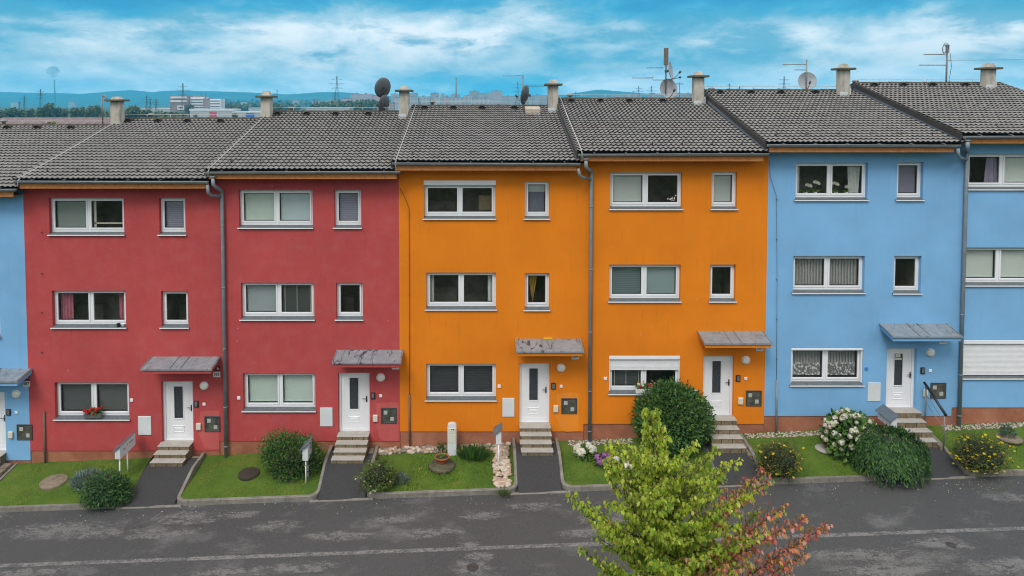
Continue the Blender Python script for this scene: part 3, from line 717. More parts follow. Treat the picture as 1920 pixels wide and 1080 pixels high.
    if i<6:
        nb=[724.5,707,692.5,673.5,658,644.5][i]; nx=[50,406.5,741.5,1078.5,1424,1767.5][i]
        q=MB(); x,z=UX(nx,nb),UZ(nx,nb); q.bbox((x-.12,-.016,z),(x+.12,-.002,z+.185),.004); pl=q.build('number_plate',M['plate'],root,off)
        put_text(str(587-i),.135,(x,-.0175,z+.095),M['ink'],pl,off)
        q=MB(); q.bbox((x-.10,-.015,z+.20),(x+.10,-.002,z+.38),.004); pr=q.build('number_plate',M['plate_red'],root,off)
        if i==1: put_text('6',.14,(x+.045,-.0165,z+.30),M['inkwhite'],pr,off)
        if i==0: put_text('4',.14,(x+.045,-.0165,z+.30),M['inkwhite'],pr,off)
# downpipes of the even houses
for i,top,mid,ybot,branch in ((2,[(399,330),(400,346),(418,363)],420,862,[(389,348),(390.5,362),(396,366),(418,369)]),(4,[(1098.5,297),(1099,312),(1109,326)],1107,827,[(1084,318),(1087,329),(1092,333),(1108,336)]),(6,[(1815,262),(1814,276),(1805,288)],1804,796,[(1796,280),(1797,291),(1800,296),(1804,299)])):
    root=ROOTS[i]; off=root.location; q=MB(); xp=UX(mid,600,-.10); yb=-.10
    P=[U(top[0][0],top[0][1],-.60),U(top[1][0],top[1][1],-.60)]; zk=UZ(mid,top[2][1],yb)
    zbot=zbase(xp)-.1
    q.tube([P[0],P[0]*.75+P[1]*.25],[.105,.066],12); q.tube([P[0]*.75+P[1]*.25,P[1],P[1]+Vector((.03*(1 if xp>P[1].x else -1),.06,-.07)),Vector((xp,yb,zk+.10)),Vector((xp,yb,zk-.05)),Vector((xp,yb,zbot))],.060,10)
    q.tube([U(branch[0][0],branch[0][1],-.60)+Vector((0,0,.03)),U(branch[1][0],branch[1][1],-.55),U(branch[2][0],branch[2][1],-.40),Vector((xp,yb,UZ(mid,branch[3][1],yb)))],.052,10)
    for t in (.12,.35,.58,.8,.95):
        z=lerp(zk,zbot,t); q.tube([(xp,yb,z-.02),(xp,yb,z+.02)],.067,10); q.box((xp-.012,yb+.04,z-.012),(xp+.012,0,z+.012))
    if i in (4,): q.tube([(xp,yb,zbot+.18),(xp,yb,zbot+.12),(xp-.14,yb-.08,zbot+.04)],.05,10)
    q.build('downpipe',M['pipe'],root,off)
# lightning conductors down the walls
for i,cx,cond,wire in ((1,83,(771,876),None),(3,768,(738,842),[(750,353),(760,372),(767,390),(768,540),(768,738)]),(5,1455.5,(712,812),[(1443,300),(1444,330),(1456,368),(1457,520),(1456,712)])):
    root=ROOTS[i]; off=root.location; q=MB()
    x=UX(cx,800,-.04); q.tube([(x,-.04,UZ(cx,cond[0],-.04)),(x,-.04,UZ(cx,cond[1],-.04))],.032,8); c=q.build('conductor_sleeve',M['rust'] if i!=5 else M['pipe'],root,off)
    if wire:
        q=MB(); q.tube([U(a,b,-.035) for a,b in wire],.008,5); q.build('lightning_conductor',M['verge'] if i==3 else M['flash'],root,off)
    for yy in ((435,512,585,660) if i==1 else (402,478,553,632,706) if i==3 else (373,448,523,598,672)):
        q=MB(); a=U(cx-(4 if i==1 else 0),yy,0); q.tube([(a.x,0,a.z),(a.x,-.05,a.z)],.012,6); q.lathe([(.022,.03),(.022,.05)],(a.x,0,a.z),8,'y'); q.build('wire_bracket',M['rust'] if i!=5 else M['flash'],root,off)
# hatch on the roof of the first orange house
RT=[x for x in ROOTS[3].children if x.name.startswith('roof')] or [x for x in bpy.data.objects if x.parent==ROOTS[3] and x.name.startswith('roof')]
q=MB(); hx0,hx1=UX(985,210,5.1),UX(1012,210,5.1); xl_,xr_,ze_,zr_=gauge(3); sl=(zr_-ze_)/(RY+.52); zz=ze_+sl*(5.05+.52)
q.prism([(4.8,zz-.05),(5.35,zz+.10),(5.35,zz+.27),(4.8,zz+.16)],'x',hx0,hx1); q.build('roof_hatch',simple('beige_hatch',(.42,.36,.29),.7,.15),RT[0],ROOTS[3].location)
# chimneys (each belongs to the roof of the house on its left)
for i,(cx,sy,ty,by) in enumerate([(215,190,181,226),(497,183,171,215),(757,172,161,216),(1038,160.5,149.5,205),(1312,145,134,189),(1586,131,119.5,170),(1860,130,118,161)]):
    rf=[x for x in bpy.data.objects if x.parent==ROOTS[i] and x.name.startswith('roof') and 'hatch' not in x.name][0]
    off=ROOTS[i].location; Y=5.3; hw=.195; ys=Y-hw
    c=U(cx,sy,ys); x=c.x; xl_,xr_,ze_,zr_=gauge(i); zlow=ze_+(zr_-ze_)/(RY+.52)*(ys+.52)-.2
    zs=c.z
    q=MB(); q.bbox((x-hw,ys,zlow),(x+hw,Y+hw,zs),.02); ch=q.build('chimney',M['chim'],rf,off)
    q=MB(); q.bbox((x-.35,Y-.35,zs),(x+.35,Y+.35,zs+.085),.015); q.build('chimney_slab',M['slab'],ch,off) if False else q.build('chimney_slab',M['slab'],rf,off)
    zt_=UZ(cx,ty,Y)
    q=MB(); v=[]
    for z,r in ((zs+.085,.185),(zt_-.03,.125),(zt_,.11)): v+=[(x-r,Y-r,z),(x+r,Y-r,z),(x+r,Y+r,z),(x-r,Y+r,z)]
    q.add(v,[(0,1,5,4),(1,2,6,5),(2,3,7,6),(3,0,4,7),(4,5,9,8),(5,6,10,9),(6,7,11,10),(7,4,8,11),(8,9,10,11)]); q.build('chimney_hood',M['chim'],rf,off)
    q=MB(); zf=ze_+(zr_-ze_)/(RY+.52)*(ys+.52)+.05; q.bbox((x-hw-.02,ys-.02,zf-.2),(x+hw-.10,ys+.02,zf+.14),.01); q.bbox((x+hw-.02,ys+.1,zf-.1),(x+hw+.10,Y+.2,zf+.30),.01); q.build('chimney_flashing',M['flashwhite'],rf,off)
# ------------------------------------------------------------------ street, paths, lawns
def sheet(name,mat,xs,ys,hf,dz=0):
    m=MB(); nx,ny=len(xs),len(ys)
    v=[(x,y,hf(x,y)+dz) for y in ys for x in xs]
    m.add(v,[(j*nx+i,j*nx+i+1,(j+1)*nx+i+1,(j+1)*nx+i) for j in range(ny-1) for i in range(nx-1)],True)
    return struct(m.build(name,mat))
def rng_(a,b,n): return [a+(b-a)*k/n for k in range(n+1)]
sheet('road',M['road'],rng_(-44,44,44),[-9.5,-6,-4,KY+.02],lambda x,y:zroad(x))
# path edges from the doors
PATHS=[]
for i in range(7):
    dx0,dx1=UX(DOORS[i][0],800),UX(DOORS[i][2],800)
    PATHS.append((dx0-.13,dx1+(.30 if i<2 else .16)))
PATHS[2]=(PATHS[2][0]-.03,PATHS[2][1]+.05)
STEPS=[3,3,4,4,4,4,4]; TD=.275; PZ=[]
def pathz(i,y): zk,zp,ye=PZ[i]; return lerp(zk,zp,min(1,max(0,(y-KY)/(ye-KY))))
STEPLAB=['three stone steps at the door of the leftmost blue house','three stone steps between the white mailbox and red wall with the bare plinth','four stone steps behind the yellow flowering shrub at the red house','four stone steps between two curved kerbs at the orange house','four stone steps beside the big round green bush','four stone steps with a metal handrail','four stone steps at the far right blue house']
for i,(pa,pb) in enumerate(PATHS):
    n=STEPS[i]; zd=UZ((DOORS[i][0]+DOORS[i][2])/2,DOORS[i][3])+.005; yend=-n*TD
    zk=zroad((pa+pb)/2)+.02
    zp=[.0,-.55,-.30,-.05,.04,.22,.4][i] if i else zd-.53
    dx0,dx1=UX(DOORS[i][0],800)+.02,UX(DOORS[i][2],800)-.02
    if i==1: dx0-=.02
    rs=(zd-zp)/n; PZ.append((zk,zp,yend))
    sheet('path',M['path'],[pa,(pa+pb)/2,pb],[KY-.01,-1.7,-1.4,yend+.02,-.3],lambda x,y:lerp(zk,zp,min(1,max(0,(y-KY)/(yend-KY))))+.004)
    sheet('path',M['path'],[pa-.33,pa+.02,pb-.02,pb+.33],[KY-.005,KY+.16,KY+.33],lambda x,y:zroad(x)+.012)
    root=thing('entrance_steps',STEPLAB[i],'steps',((dx0+dx1)/2,-.6,zp),'stone entrance steps'); off=root.location
    for k in range(n):
        y0=-(k+1)*TD; z1=zd-k*rs; jx=rnd.uniform(-.015,.015)
        s=MB(); s.bbox((dx0-.02+jx,y0-.008,z1-.03),(dx1+.02+jx,-k*TD+.0 if k else .14,z1),.008); s.build('tread',M['tread'],root,off)
        s=MB(); s.box((dx0+jx,y0+.004,zp-.15),(dx1+jx,-k*TD+.003 if k else .02,z1-.031)); s.build('riser',M['riser'],root,off)
    for a,b in ((pa+.10,dx0-.035),(dx1+.035,pb-.02)):
        if b-a<.05: continue
        nb=3
        for k in range(nb):
            ya,yb_=-n*TD*(k+1)/nb-.12,-n*TD*k/nb-.125; z1=lerp(zlawn(a,0)+.13,zlawn(a,-1.1)+.10,(k+.5)/nb)
            s=MB(); s.bbox((a,ya,zp-.2),(b,yb_,z1+rnd.uniform(-.02,.02)),.02); s.build('side_block',M['flank'],root,off)
# lawns and kerbs
def rounded(x0,x1,y0,yk,r):
    p=[(x0,y0),(x0,-.9),(x0,yk+r)]
    for t in range(1,8): a=PI+ (PI/2)*t/8; p.append((x0+r+math.cos(a)*r,yk+r+math.sin(a)*r))
    nn=max(4,int((x1-x0)/.8)); p+=[(lerp(x0+r,x1-r,t/nn),yk) for t in range(nn+1)]
    for t in range(1,8): a=1.5*PI+(PI/2)*t/8; p.append((x1-r+math.cos(a)*r,yk+r+math.sin(a)*r))
    p+=[(x1,yk+r),(x1,-.9),(x1,y0)]
    return p
LAWNS=[(-22.5,PATHS[0][0])]+[(PATHS[i][1],PATHS[i+1][0]) for i in range(6)]
def lawn_z(x,y): return zlawn(x,y)
KW=.10
EARTH=simple('edge_earth',(.07,.06,.035),.95,.4,18)
for li,(x0,x1) in enumerate(LAWNS):
    r=.34
    outer=rounded(x0,x1,-.02,KY,r); inner=rounded(x0+KW,x1-KW,-.02,KY+KW,r-KW*.6)
    n=len(outer); m=MB(); v=[]
    for (ox,oy),(ix,iy) in zip(outer,inner):
        z=zlawn(ox,max(oy,-2.1))+.035 if oy>KY+.02 else zroad(ox)+.155
        z=max(z,zroad(ox)+.155) if oy<-1.6 else z
        zl=zroad(ox)-.25
        if oy>KY+.5 and li>0 and abs(ox-x0)<.01: z=max(z,pathz(li-1,oy)+.05)
        if oy>KY+.5 and abs(ox-x1)<.01: z=max(z,pathz(li,oy)+.05)
        c=.018
        dx,dy=ix-ox,iy-oy; L=math.hypot(dx,dy) or 1; ex,ey=dx/L*c,dy/L*c
        v+=[(ox,oy,zl),(ox,oy,z-c),(ox+ex,oy+ey,z),(ix,iy,z),(ix,iy,zl)]
    f=[(5*k+a,5*k+a+1,5*(k+1)+a+1,5*(k+1)+a) for k in range(n-1) for a in range(4)]
    m.add(v,[q[::-1] for q in f]); struct(m.build('kerb',M['kerb']))
    # lawn surface fills the inner outline
    xs=rng_(x0+KW*.5,x1-KW*.5,max(6,int((x1-x0)/.25))); ys=rng_(KY+KW*.6,0.02,12)
    m=MB(); nx=len(xs); vv=[]
    for y in ys:
        for x in xs:
            yy=y; q=r-.06
            ex=min(x-x0-KW*.5,x1-KW*.5-x)
            if ex<q and y<KY+q: yy=max(y,KY+KW*.6+q-math.sqrt(max(0,q*q-(q-ex)**2)))
            vv.append((x,yy,lawn_z(x,yy)+.02*mnoise.noise(Vector((x*1.5,yy*1.5,0)))))
    m.add(vv,[(j*nx+i,j*nx+i+1,(j+1)*nx+i+1,(j+1)*nx+i) for j in range(len(ys)-1) for i in range(nx-1)],True)
    struct(m.build('lawn',M['lawn']))
# threshold stones across the paths at the road
for pa,pb in PATHS:
    m=MB(); n=6; xs=rng_(pa-.25,pb+.25,n)
    for a,b in zip(xs,xs[1:]): m.add([(a,KY-.06,zroad(a)-.1),(b,KY-.06,zroad(b)-.1),(b,KY+.03,zroad(b)-.1),(a,KY+.03,zroad(a)-.1),(a,KY-.06,zroad(a)+.016),(b,KY-.06,zroad(b)+.016),(b,KY+.03,zroad(b)+.03),(a,KY+.03,zroad(a)+.03)],[(4,5,6,7),(0,1,5,4)])
    struct(m.build('kerb',M['kerb']))
# road marking and worn grit
hr=lambda x,y:zroad(x)
m=MB(); A=[G(px,lerp(1061,990.5,px/1920),hr) for px in range(-60,2000,60)]; 
v=[]
for a in A: v+=[(a.x,a.y-.075,zroad(a.x)+.004),(a.x,a.y+.075,zroad(a.x)+.004)]
m.add(v,[(2*k,2*k+2,2*k+3,2*k+1) for k in range(len(A)-1)]); struct(m.build('road_marking',M['line']))
for k,(px,py,w,h) in enumerate([(120,995,2.6,.65),(190,1000,1.2,.35),(350,972,1.7,.55),(520,988,1.1,.4),(880,1022,.42,.28),(886,1062,.75,.5),(895,1046,.6,.3),(905,968,1.0,.35),(1150,972,1.4,.4),(1000,950,1.2,.3),(1760,1020,1.3,.5),(1700,1055,1.5,.5),(1580,1062,1.2,.4),(1850,1065,1.6,.45),(1900,935,.9,.35),(640,1005,1.8,.35),(60,1075,1.5,.3),(430,1075,1.3,.3),(740,975,1.4,.3),(1100,1000,1.2,.3),(300,1000,1.6,.45),(450,965,1.0,.3),(1600,1045,2.0,.5),(1680,1070,2.4,.4),(1900,1060,1.2,.5),(1740,1045,1.5,.4),(560,1065,1.6,.35),(800,1000,1.5,.35)]):
    p=G(px,py,hr); me_=MB(); me_.add([(math.cos(t*PI/8),math.sin(t*PI/8),MR_*math.cos(t*PI/8)*w) for t in range(16)],[tuple(range(16))])
    o=struct(me_.build('road_wear',M['wear'])); o.location=(p.x,p.y,zroad(p.x)+.006+.0015*(k%5)); o.scale=(w,h,1)
for px,py,r,lab in ((886,1065,.11,'small round cast iron valve cover in a pale grit patch left of the maple'),(1783,1022,.085,'small round cast iron valve cover in the road right of the maple')):
    p=G(px,py,hr); m=MB(); m.lathe([(r*1.35,.0),(r*1.35,.014),(r,.016),(r*.92,.008),(r*.5,.010),(r*.45,.018),(0.0,.018)],(p.x,p.y,zroad(p.x)+.005),20)
    o=m.build('valve_cover',M['iron'],None,(p.x,p.y,p.z)); o.location=(p.x,p.y,p.z); props(o,lab,'valve cover','valve covers in the road')
hl=lambda x,y:zlawn(x,y)
for px,py,r,mat,lab in ((101,904,.40,'slab','round grey concrete manhole cover in the leftmost lawn'),(467,889,.33,'iron','round dark manhole cover in the lawn left of the upright bush')):
    p=G(px,py,hl); m=MB(); m.lathe([(r,-.1),(r,.05),(r*.94,.065),(r*.85,.055),(r*.8,.06),(0,.068)],(p.x,p.y,p.z),24)
    o=m.build('manhole_cover',M['flank'] if mat=='slab' else M['soil'],None,p); o.location=p; props(o,lab,'manhole cover','garden manhole covers')

# ------------------------------------------------------------------ leaves
def leaf_mesh(name,P,D,Nn,size,mats,mi,parent=None,off=(0,0,0),shape='oval',aspect=.5,fold=.18):
    P=np.asarray(P,float).reshape(-1,3)-np.array(tuple(off)); D=np.asarray(D,float).reshape(-1,3); Nn=np.asarray(Nn,float).reshape(-1,3)
    D=D/np.maximum(np.linalg.norm(D,axis=1,keepdims=True),1e-6)
    W=np.cross(D,Nn); W/=np.maximum(np.linalg.norm(W,axis=1,keepdims=True),1e-6); Nn=np.cross(W,D)
    size=np.broadcast_to(np.asarray(size,float),(len(P),))[:,None]
    if shape=='maple':
        half=[(.10,.04),(.36,.12),(.27,.34),(.40,.60),(.20,.66)]
        mid=[(0,0),(0,1.0)]
    elif shape=='oval':
        half=[(aspect*.45,.25),(aspect*.5,.55),(aspect*.28,.85)]; mid=[(0,0),(0,1.0)]
    else:
        half=[(aspect*.5,.45)]; mid=[(0,0),(0,1.0)]
    k=len(half); pts=[mid[0]]+half+[mid[1]]+[(-a,b) for a,b in half[::-1]]
    nv=len(pts); n=len(P); V=np.zeros((n,nv,3))
    for j,(a,b) in enumerate(pts):
        V[:,j]=P+W*(a*size)+D*(b*size)+Nn*((-abs(a)*fold*2-.18*b*b)*size)
    f1=list(range(0,k+2)); f2=[k+1]+list(range(k+2,nv))+[0]
    faces=np.zeros((n,2,k+2),dtype=np.int64); base=(np.arange(n)*nv)[:,None]
    faces[:,0]=base+np.array(f1); faces[:,1]=base+np.array(f2)
    me=bpy.data.meshes.new(name); nl=n*2*(k+2)
    me.vertices.add(n*nv); me.vertices.foreach_set('co',V.reshape(-1))
    me.loops.add(nl); me.loops.foreach_set('vertex_index',faces.reshape(-1).astype(np.int32))
    me.polygons.add(n*2); me.polygons.foreach_set('loop_start',np.arange(0,nl,k+2,dtype=np.int32))
    for m in mats: me.materials.append(m)
    me.polygons.foreach_set('material_index',np.repeat(np.asarray(mi,dtype=np.int32),2))
    me.update(calc_edges=True); me.validate()
    o=bpy.data.objects.new(name,me); COL.objects.link(o)
    if parent is not None: o.parent=parent
    return o
NR=np.random.RandomState(11)
def unit(n):
    v=NR.normal(size=(n,3)); return v/np.linalg.norm(v,axis=1,keepdims=True)
def lumpfield(n,k,amp):
    c=unit(k); return c, amp
def bush(name,lab,c,rx,ry,rz,n,size,mats,wts,group=None,lumps=14,amp=.22,shape='oval',aspect=.5,up=.35,spray=0,core=True,stems=True,droop=False,cat='shrub',shell=.62,jag=.06):
    """c is the point on the ground; the crown is an uneven ellipsoid of single leaves over twigs"""
    root=thing(name,lab,cat,c,group); cz=c[2]+rz*.92
    cen=np.array((c[0],c[1],cz)); L=unit(lumps); la=NR.uniform(.4,1,lumps)*amp
    def rad(d):
        dt=d@L.T; return 1-amp*.6+(np.exp((dt-1)*9)*la).sum(1)*1.3+NR.normal(size=len(d))*jag
    d=unit(n); keep=d[:,2]>-.86; d=d[keep]; r=rad(d)*(shell+(1-shell)*NR.uniform(0,1,len(d))**.45)
    P=cen+d*r[:,None]*np.array((rx,ry,rz)); P[:,2]=np.maximum(P[:,2],c[2]+.03)
    if droop:
        D=d*np.array((.7,.7,.0))+np.array((0,0,-1.0))+unit(len(d))*.35; Nn=d+unit(len(d))*.3
    else:
        D=d*.8+np.array((0,0,up))+unit(len(d))*.7; Nn=np.array((0,0,1.0))*.7+d*.6+unit(len(d))*.5
    if spray:
        for _ in range(spray):
            a=unit(1)[0]; a[2]=abs(a[2])*.8+.25; a/=np.linalg.norm(a); r0=rad(a[None])[0]*.9; m=9
            t=np.linspace(0,1,m)[:,None]; ln=NR.uniform(.12,.26)
            q=cen+a*r0*np.array((rx,ry,rz))+ (a*.5+np.array((0,0,.8)))*t*ln
            P=np.concatenate([P,q]); D=np.concatenate([D,unit(m)*.9+a]); Nn=np.concatenate([Nn,unit(m)+np.array((0,0,1))])
    k=len(P); mi=NR.choice(len(mats),k,p=np.array(wts)/sum(wts)); sz=size*NR.uniform(.65,1.25,k)
    leaf_mesh('foliage',P,D,Nn,sz,mats,mi,root,c,shape,aspect)
    if core:
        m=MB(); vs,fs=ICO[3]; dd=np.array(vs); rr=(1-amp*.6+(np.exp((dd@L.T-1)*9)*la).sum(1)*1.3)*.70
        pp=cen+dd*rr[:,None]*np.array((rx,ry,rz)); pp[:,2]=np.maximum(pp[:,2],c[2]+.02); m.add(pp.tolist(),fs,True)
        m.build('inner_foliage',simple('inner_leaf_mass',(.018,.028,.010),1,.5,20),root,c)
    if stems:
        m=MB()
        for _ in range(9):
            a=NR.uniform(0,2*PI); p0=Vector((c[0]+math.cos(a)*rx*.12,c[1]+math.sin(a)*ry*.12,c[2]-.03)); e=Vector((c[0]+math.cos(a)*rx*.6,c[1]+math.sin(a)*ry*.6,c[2]+rz*NR.uniform(.9,1.5)))
            m.tube([p0,(p0+e)/2+Vector((0,0,.08)),e],[.018,.013,.006],5)
        m.build('stems',M['bark'],root,c)
    return root,cen,rad
def scatter_flowers(root,cen,rad,rx,ry,rz,n,mk,front=True,zmin=-.5):
    first=None; off=root.location
    k=0
    while k<n:
        d=unit(1)[0]
        if d[2]<zmin or (front and d[1]>.35): continue
        r=rad(d[None])[0]*NR.uniform(.93,1.08); p=cen+d*r*np.array((rx,ry,rz))
        o=mk(k) if callable(mk) else mk
        o.parent=root; o.location=Vector(p)-Vector(off); o.rotation_euler=(NR.uniform(-.5,.5),NR.uniform(-.5,.5),NR.uniform(0,6)); s=NR.uniform(.75,1.25); o.scale=(s,s,s); k+=1
def flower_proto(name,r,mat,petals=5,mat2=None):
    m=MB()
    for k in range(petals):
        a=2*PI*k/petals; c,s=math.cos(a),math.sin(a); w=r*.55
        m.add([(0,0,0),(c*r*.6-s*w,s*r*.6+c*w,r*.25),(c*r,s*r,r*.15),(c*r*.6+s*w,s*r*.6-c*w,r*.25)],[(0,1,2,3)])
    if mat2: m.mi=1; m.blob((0,0,r*.15),r*.3,sub=0)
    me=m.build(name,[mat]+([mat2] if mat2 else [])); d=me.data; bpy.data.objects.remove(me); return d
def head_proto(name,r,mats,seed):
    """a mophead of many small florets"""
    n=46; d=unit(n); P=d*r*.75; mi=NR.choice(len(mats),n)
    o=leaf_mesh(name,P,np.cross(d,unit(n)),d,r*.75,mats,mi,shape='oval',aspect=.9,fold=.05); 
    me=o.data; bpy.data.objects.remove(o); return me
def linker(name,mes):
    def mk(k):
        o=bpy.data.objects.new(name,mes[k%len(mes)]); COL.objects.link(o); return o
    return mk

LG=leafmat('dark_shrub_leaf',(.050,.125,.030)); LG2=leafmat('mid_shrub_leaf',(.085,.18,.036)); LG3=leafmat('light_shrub_leaf',(.15,.25,.045))
LB=leafmat('cypress_leaf',(.036,.095,.034)); LB2=leafmat('cypress_leaf_light',(.065,.145,.042)); LV=leafmat('silver_leaf',(.20,.27,.23)); LV2=leafmat('silver_leaf_dark',(.13,.20,.17))
OL=leafmat('olive_leaf',(.13,.155,.035)); OL2=leafmat('bronze_leaf',(.12,.095,.035)); DR=leafmat('dry_leaf',(.20,.13,.05))
YF=leafmat('yellow_petal',(.68,.50,.02),.15,.3); WF=leafmat('white_petal',(.74,.72,.64),.1,.3); PF=leafmat('purple_petal',(.36,.14,.38),.25,.3); PK=leafmat('pink_petal',(.70,.44,.55),.2,.3); CRM=leafmat('cream_petal',(.60,.60,.42),.15,.3); RF=leafmat('red_petal',(.62,.015,.035),.25,.25)

def gp(px,py): 
    p=G(px,py,hl)
    if p.y<KY: p=G(px,py,hr)
    return p
def wdt(p,w): return w*(p.y-CAMY)/F
# leftmost lawn: prostrate juniper over the kerb and a silver shrub behind it
p=gp(204,948); p=G(208,936,hl); bush('spreading_shrub','low dark green spreading shrub hanging over the kerb by the leftmost path',(p.x,p.y-.1,p.z-.03),.60,.55,.40,3400,.085,[LB,LG,LG2],[.45,.4,.15],'garden shrubs',lumps=18,amp=.25,up=-.15,aspect=.42,jag=.08)
p=G(164,914,hl); bush('silver_shrub','low silvery grey lavender like shrub beside the dark spreading shrub',(p.x,p.y,p.z-.02),.50,.38,.26,1700,.12,[LV,LV2],[.6,.4],'garden shrubs',lumps=10,amp=.3,up=1.0,aspect=.16,jag=.10,stems=False,core=False)
# upright shrub of the second lawn
p=G(534,905,hl); bush('upright_shrub','loose upright green shrub with reddish shoots left of the grey topped mailbox',(p.x,p.y+.42,p.z-.02),.95,.60,.70,6400,.075,[LG,LG2,LG3,OL2],[.42,.38,.14,.06],'garden shrubs',lumps=16,amp=.28,spray=46,up=.7,aspect=.4,jag=.09)
# yellow flowering potentillas
YEL=[flower_proto('flower',.042,YF)]; WHI=[flower_proto('flower',.036,CRM)]
p=G(712,920,hl); r_=bush('flowering_shrub','bronze green shrub with pale yellow flowers by the second red house steps',(p.x,p.y+.2,p.z-.05),.54,.46,.47,2800,.06,[OL,LG3,LG2,OL2],[.45,.2,.2,.15],'yellow flowering shrubs',lumps=12,amp=.3,spray=24,aspect=.4,jag=.1); scatter_flowers(*r_,.54,.46,.47,20,linker('flower',WHI))
p=G(748,908,hl); bush('silver_shrub','small blue grey tuft in the kerb corner beside the flowering shrub',(p.x,p.y+.1,p.z-.02),.30,.22,.15,600,.09,[LV,LV2],[.6,.4],'garden shrubs',lumps=6,amp=.3,up=1,aspect=.2,stems=False,core=False)
p=G(1468,905,hl); r_=bush('flowering_shrub','bronze green shrub with yellow flowers left of the hydrangea lawn',(p.x,p.y+.3,p.z-.05),.62,.5,.60,3400,.06,[OL,OL2,LG,DR],[.4,.25,.25,.1],'yellow flowering shrubs',lumps=13,amp=.3,spray=26,aspect=.4,jag=.1); scatter_flowers(*r_,.62,.5,.60,52,linker('flower',YEL))
p=G(1844,890,hl); r_=bush('flowering_shrub','rounded shrub with bright yellow flowers right of the weeping bush',(p.x,p.y+.25,p.z-.05),.70,.56,.58,3600,.06,[OL,OL2,LG,DR],[.4,.25,.25,.1],'yellow flowering shrubs',lumps=13,amp=.28,spray=22,aspect=.4,jag=.1); scatter_flowers(*r_,.70,.56,.58,86,linker('flower',YEL))
# large bush in front of the second orange house
p=G(1268,856,hl); bush('round_bush','tall dense dark green bush hiding the ground floor of the orange house',(p.x,p.y+.65,p.z-.03),1.13,1.0,1.12,12000,.105,[LG,LB2,LG2,LG3],[.30,.22,.38,.10],'garden shrubs',lumps=24,amp=.12,spray=60,up=.3,aspect=.42,jag=.05)
# hydrangea
p=G(1603,862,hl); r_=bush('hydrangea_shrub','big hydrangea covered in pink and cream flower heads',(p.x+.05,p.y+.35,p.z-.03),.92,.64,.72,1900,.15,[LG2,LG3,LG],[.4,.35,.25],'hydrangeas in the lawns',lumps=12,amp=.22,aspect=.62,jag=.05)
HY=[head_proto('flower_head',.085,[PK,WF,WF],1),head_proto('flower_head',.095,[CRM,WF],2),head_proto('flower_head',.095,[CRM,CRM],3),head_proto('flower_head',.085,[CRM,WF,PK],4),head_proto('flower_head',.085,[WF,CRM],8)]
scatter_flowers(*r_,.92,.64,.72,98,linker('flower_head',HY),zmin=-.45)
HW=[head_proto('flower_head',.13,[WF,WF],5),head_proto('flower_head',.13,[WF,CRM],6)]; HP=[head_proto('flower_head',.10,[PF,PF],7)]
p=G(1098,858,hl); r_=bush('hydrangea_shrub','small white hydrangea near the downpipe on the orange house lawn',(p.x,p.y,p.z-.02),.30,.25,.22,300,.11,[LG2,LG3],[.5,.5],'hydrangeas in the lawns',lumps=5,aspect=.6,core=False,stems=False); scatter_flowers(*r_,.32,.25,.24,11,linker('flower_head',HW),zmin=0)
p=G(1166,880,hl); r_=bush('hydrangea_shrub','small white hydrangea beside the purple flowers behind the maple',(p.x,p.y,p.z-.02),.36,.25,.16,300,.11,[LG2,LG3],[.5,.5],'hydrangeas in the lawns',lumps=5,aspect=.6,core=False,stems=False); scatter_flowers(*r_,.36,.25,.18,10,linker('flower_head',HW),zmin=0)
p=G(1132,872,hl); r_=bush('hydrangea_shrub','small purple hydrangea between two white ones',(p.x,p.y,p.z-.02),.32,.22,.16,300,.10,[LG2,LG3],[.5,.5],'hydrangeas in the lawns',lumps=5,aspect=.6,core=False,stems=False); scatter_flowers(*r_,.32,.22,.18,10,linker('flower_head',HP),zmin=0)
# weeping bush spilling over the kerb
def weeping(c,rx,ry,h):
    root=thing('weeping_bush','dense weeping green bush spilling over the kerb onto the road','shrub',c,'garden shrubs'); P=[];D=[];Nn=[]
    st=MB()
    for k in range(760):
        a=NR.uniform(0,2*PI); el=math.asin(NR.uniform(.02,1.0)); ca,sa=math.cos(a),math.sin(a); ce,se=math.cos(el)**.5,math.sin(el)
        jr=NR.uniform(.92,1.06)*(1+.05*mnoise.noise(Vector((ca*1.5,sa*1.5,el*2))))
        q0=np.array((c[0]+ca*rx*ce*jr*.8,c[1]+sa*ry*ce*jr*.8,c[2]+h*(.50+.50*se)*jr)); out=np.array((ca*rx,sa*ry,0.0)); L=NR.uniform(.2,.5)*h*(1.1-.5*se)
        q1=q0+out*.16+np.array((0,0,.06)); q2=q0+out*.24+np.array((0,0,-L*.4)); q3=q0+out*.25+np.array((0,0,-L)); q3[2]=max(q3[2],c[2]+.03); q2[2]=max(q2[2],c[2]+.06)
        m=17
        for t in np.linspace(0,1,m):
            p=q0*(1-t)**3+3*q1*t*(1-t)**2+3*q2*t*t*(1-t)+q3*t**3; dv=np.array((ca*.5,sa*.5,-.9))+unit(1)[0]*.6
            P.append(p+unit(1)[0]*.03);D.append(dv);Nn.append(np.array((ca,sa,.6))+unit(1)[0]*.5)
        if k%12==0: st.tube([(c[0],c[1],c[2]),tuple(np.array((c[0],c[1],c[2]+h*.5))*.5+q0*.5),tuple(q0)],[.02,.014,.006],5)
    mi=NR.choice(4,len(P),p=[.38,.34,.22,.06]); leaf_mesh('foliage',P,D,Nn,.088*NR.uniform(.7,1.2,len(P)),[LB,LG,LG2,LG3],mi,root,c,'oval',.36)
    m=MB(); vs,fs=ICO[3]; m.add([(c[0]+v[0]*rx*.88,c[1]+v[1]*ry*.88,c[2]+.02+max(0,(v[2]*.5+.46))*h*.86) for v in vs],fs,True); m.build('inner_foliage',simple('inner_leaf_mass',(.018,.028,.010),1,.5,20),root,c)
    st.build('stems',M['bark'],root,c)
p=G(1692,912,hr); weeping((p.x,p.y+.62,zroad(p.x)),1.06,.86,1.36)
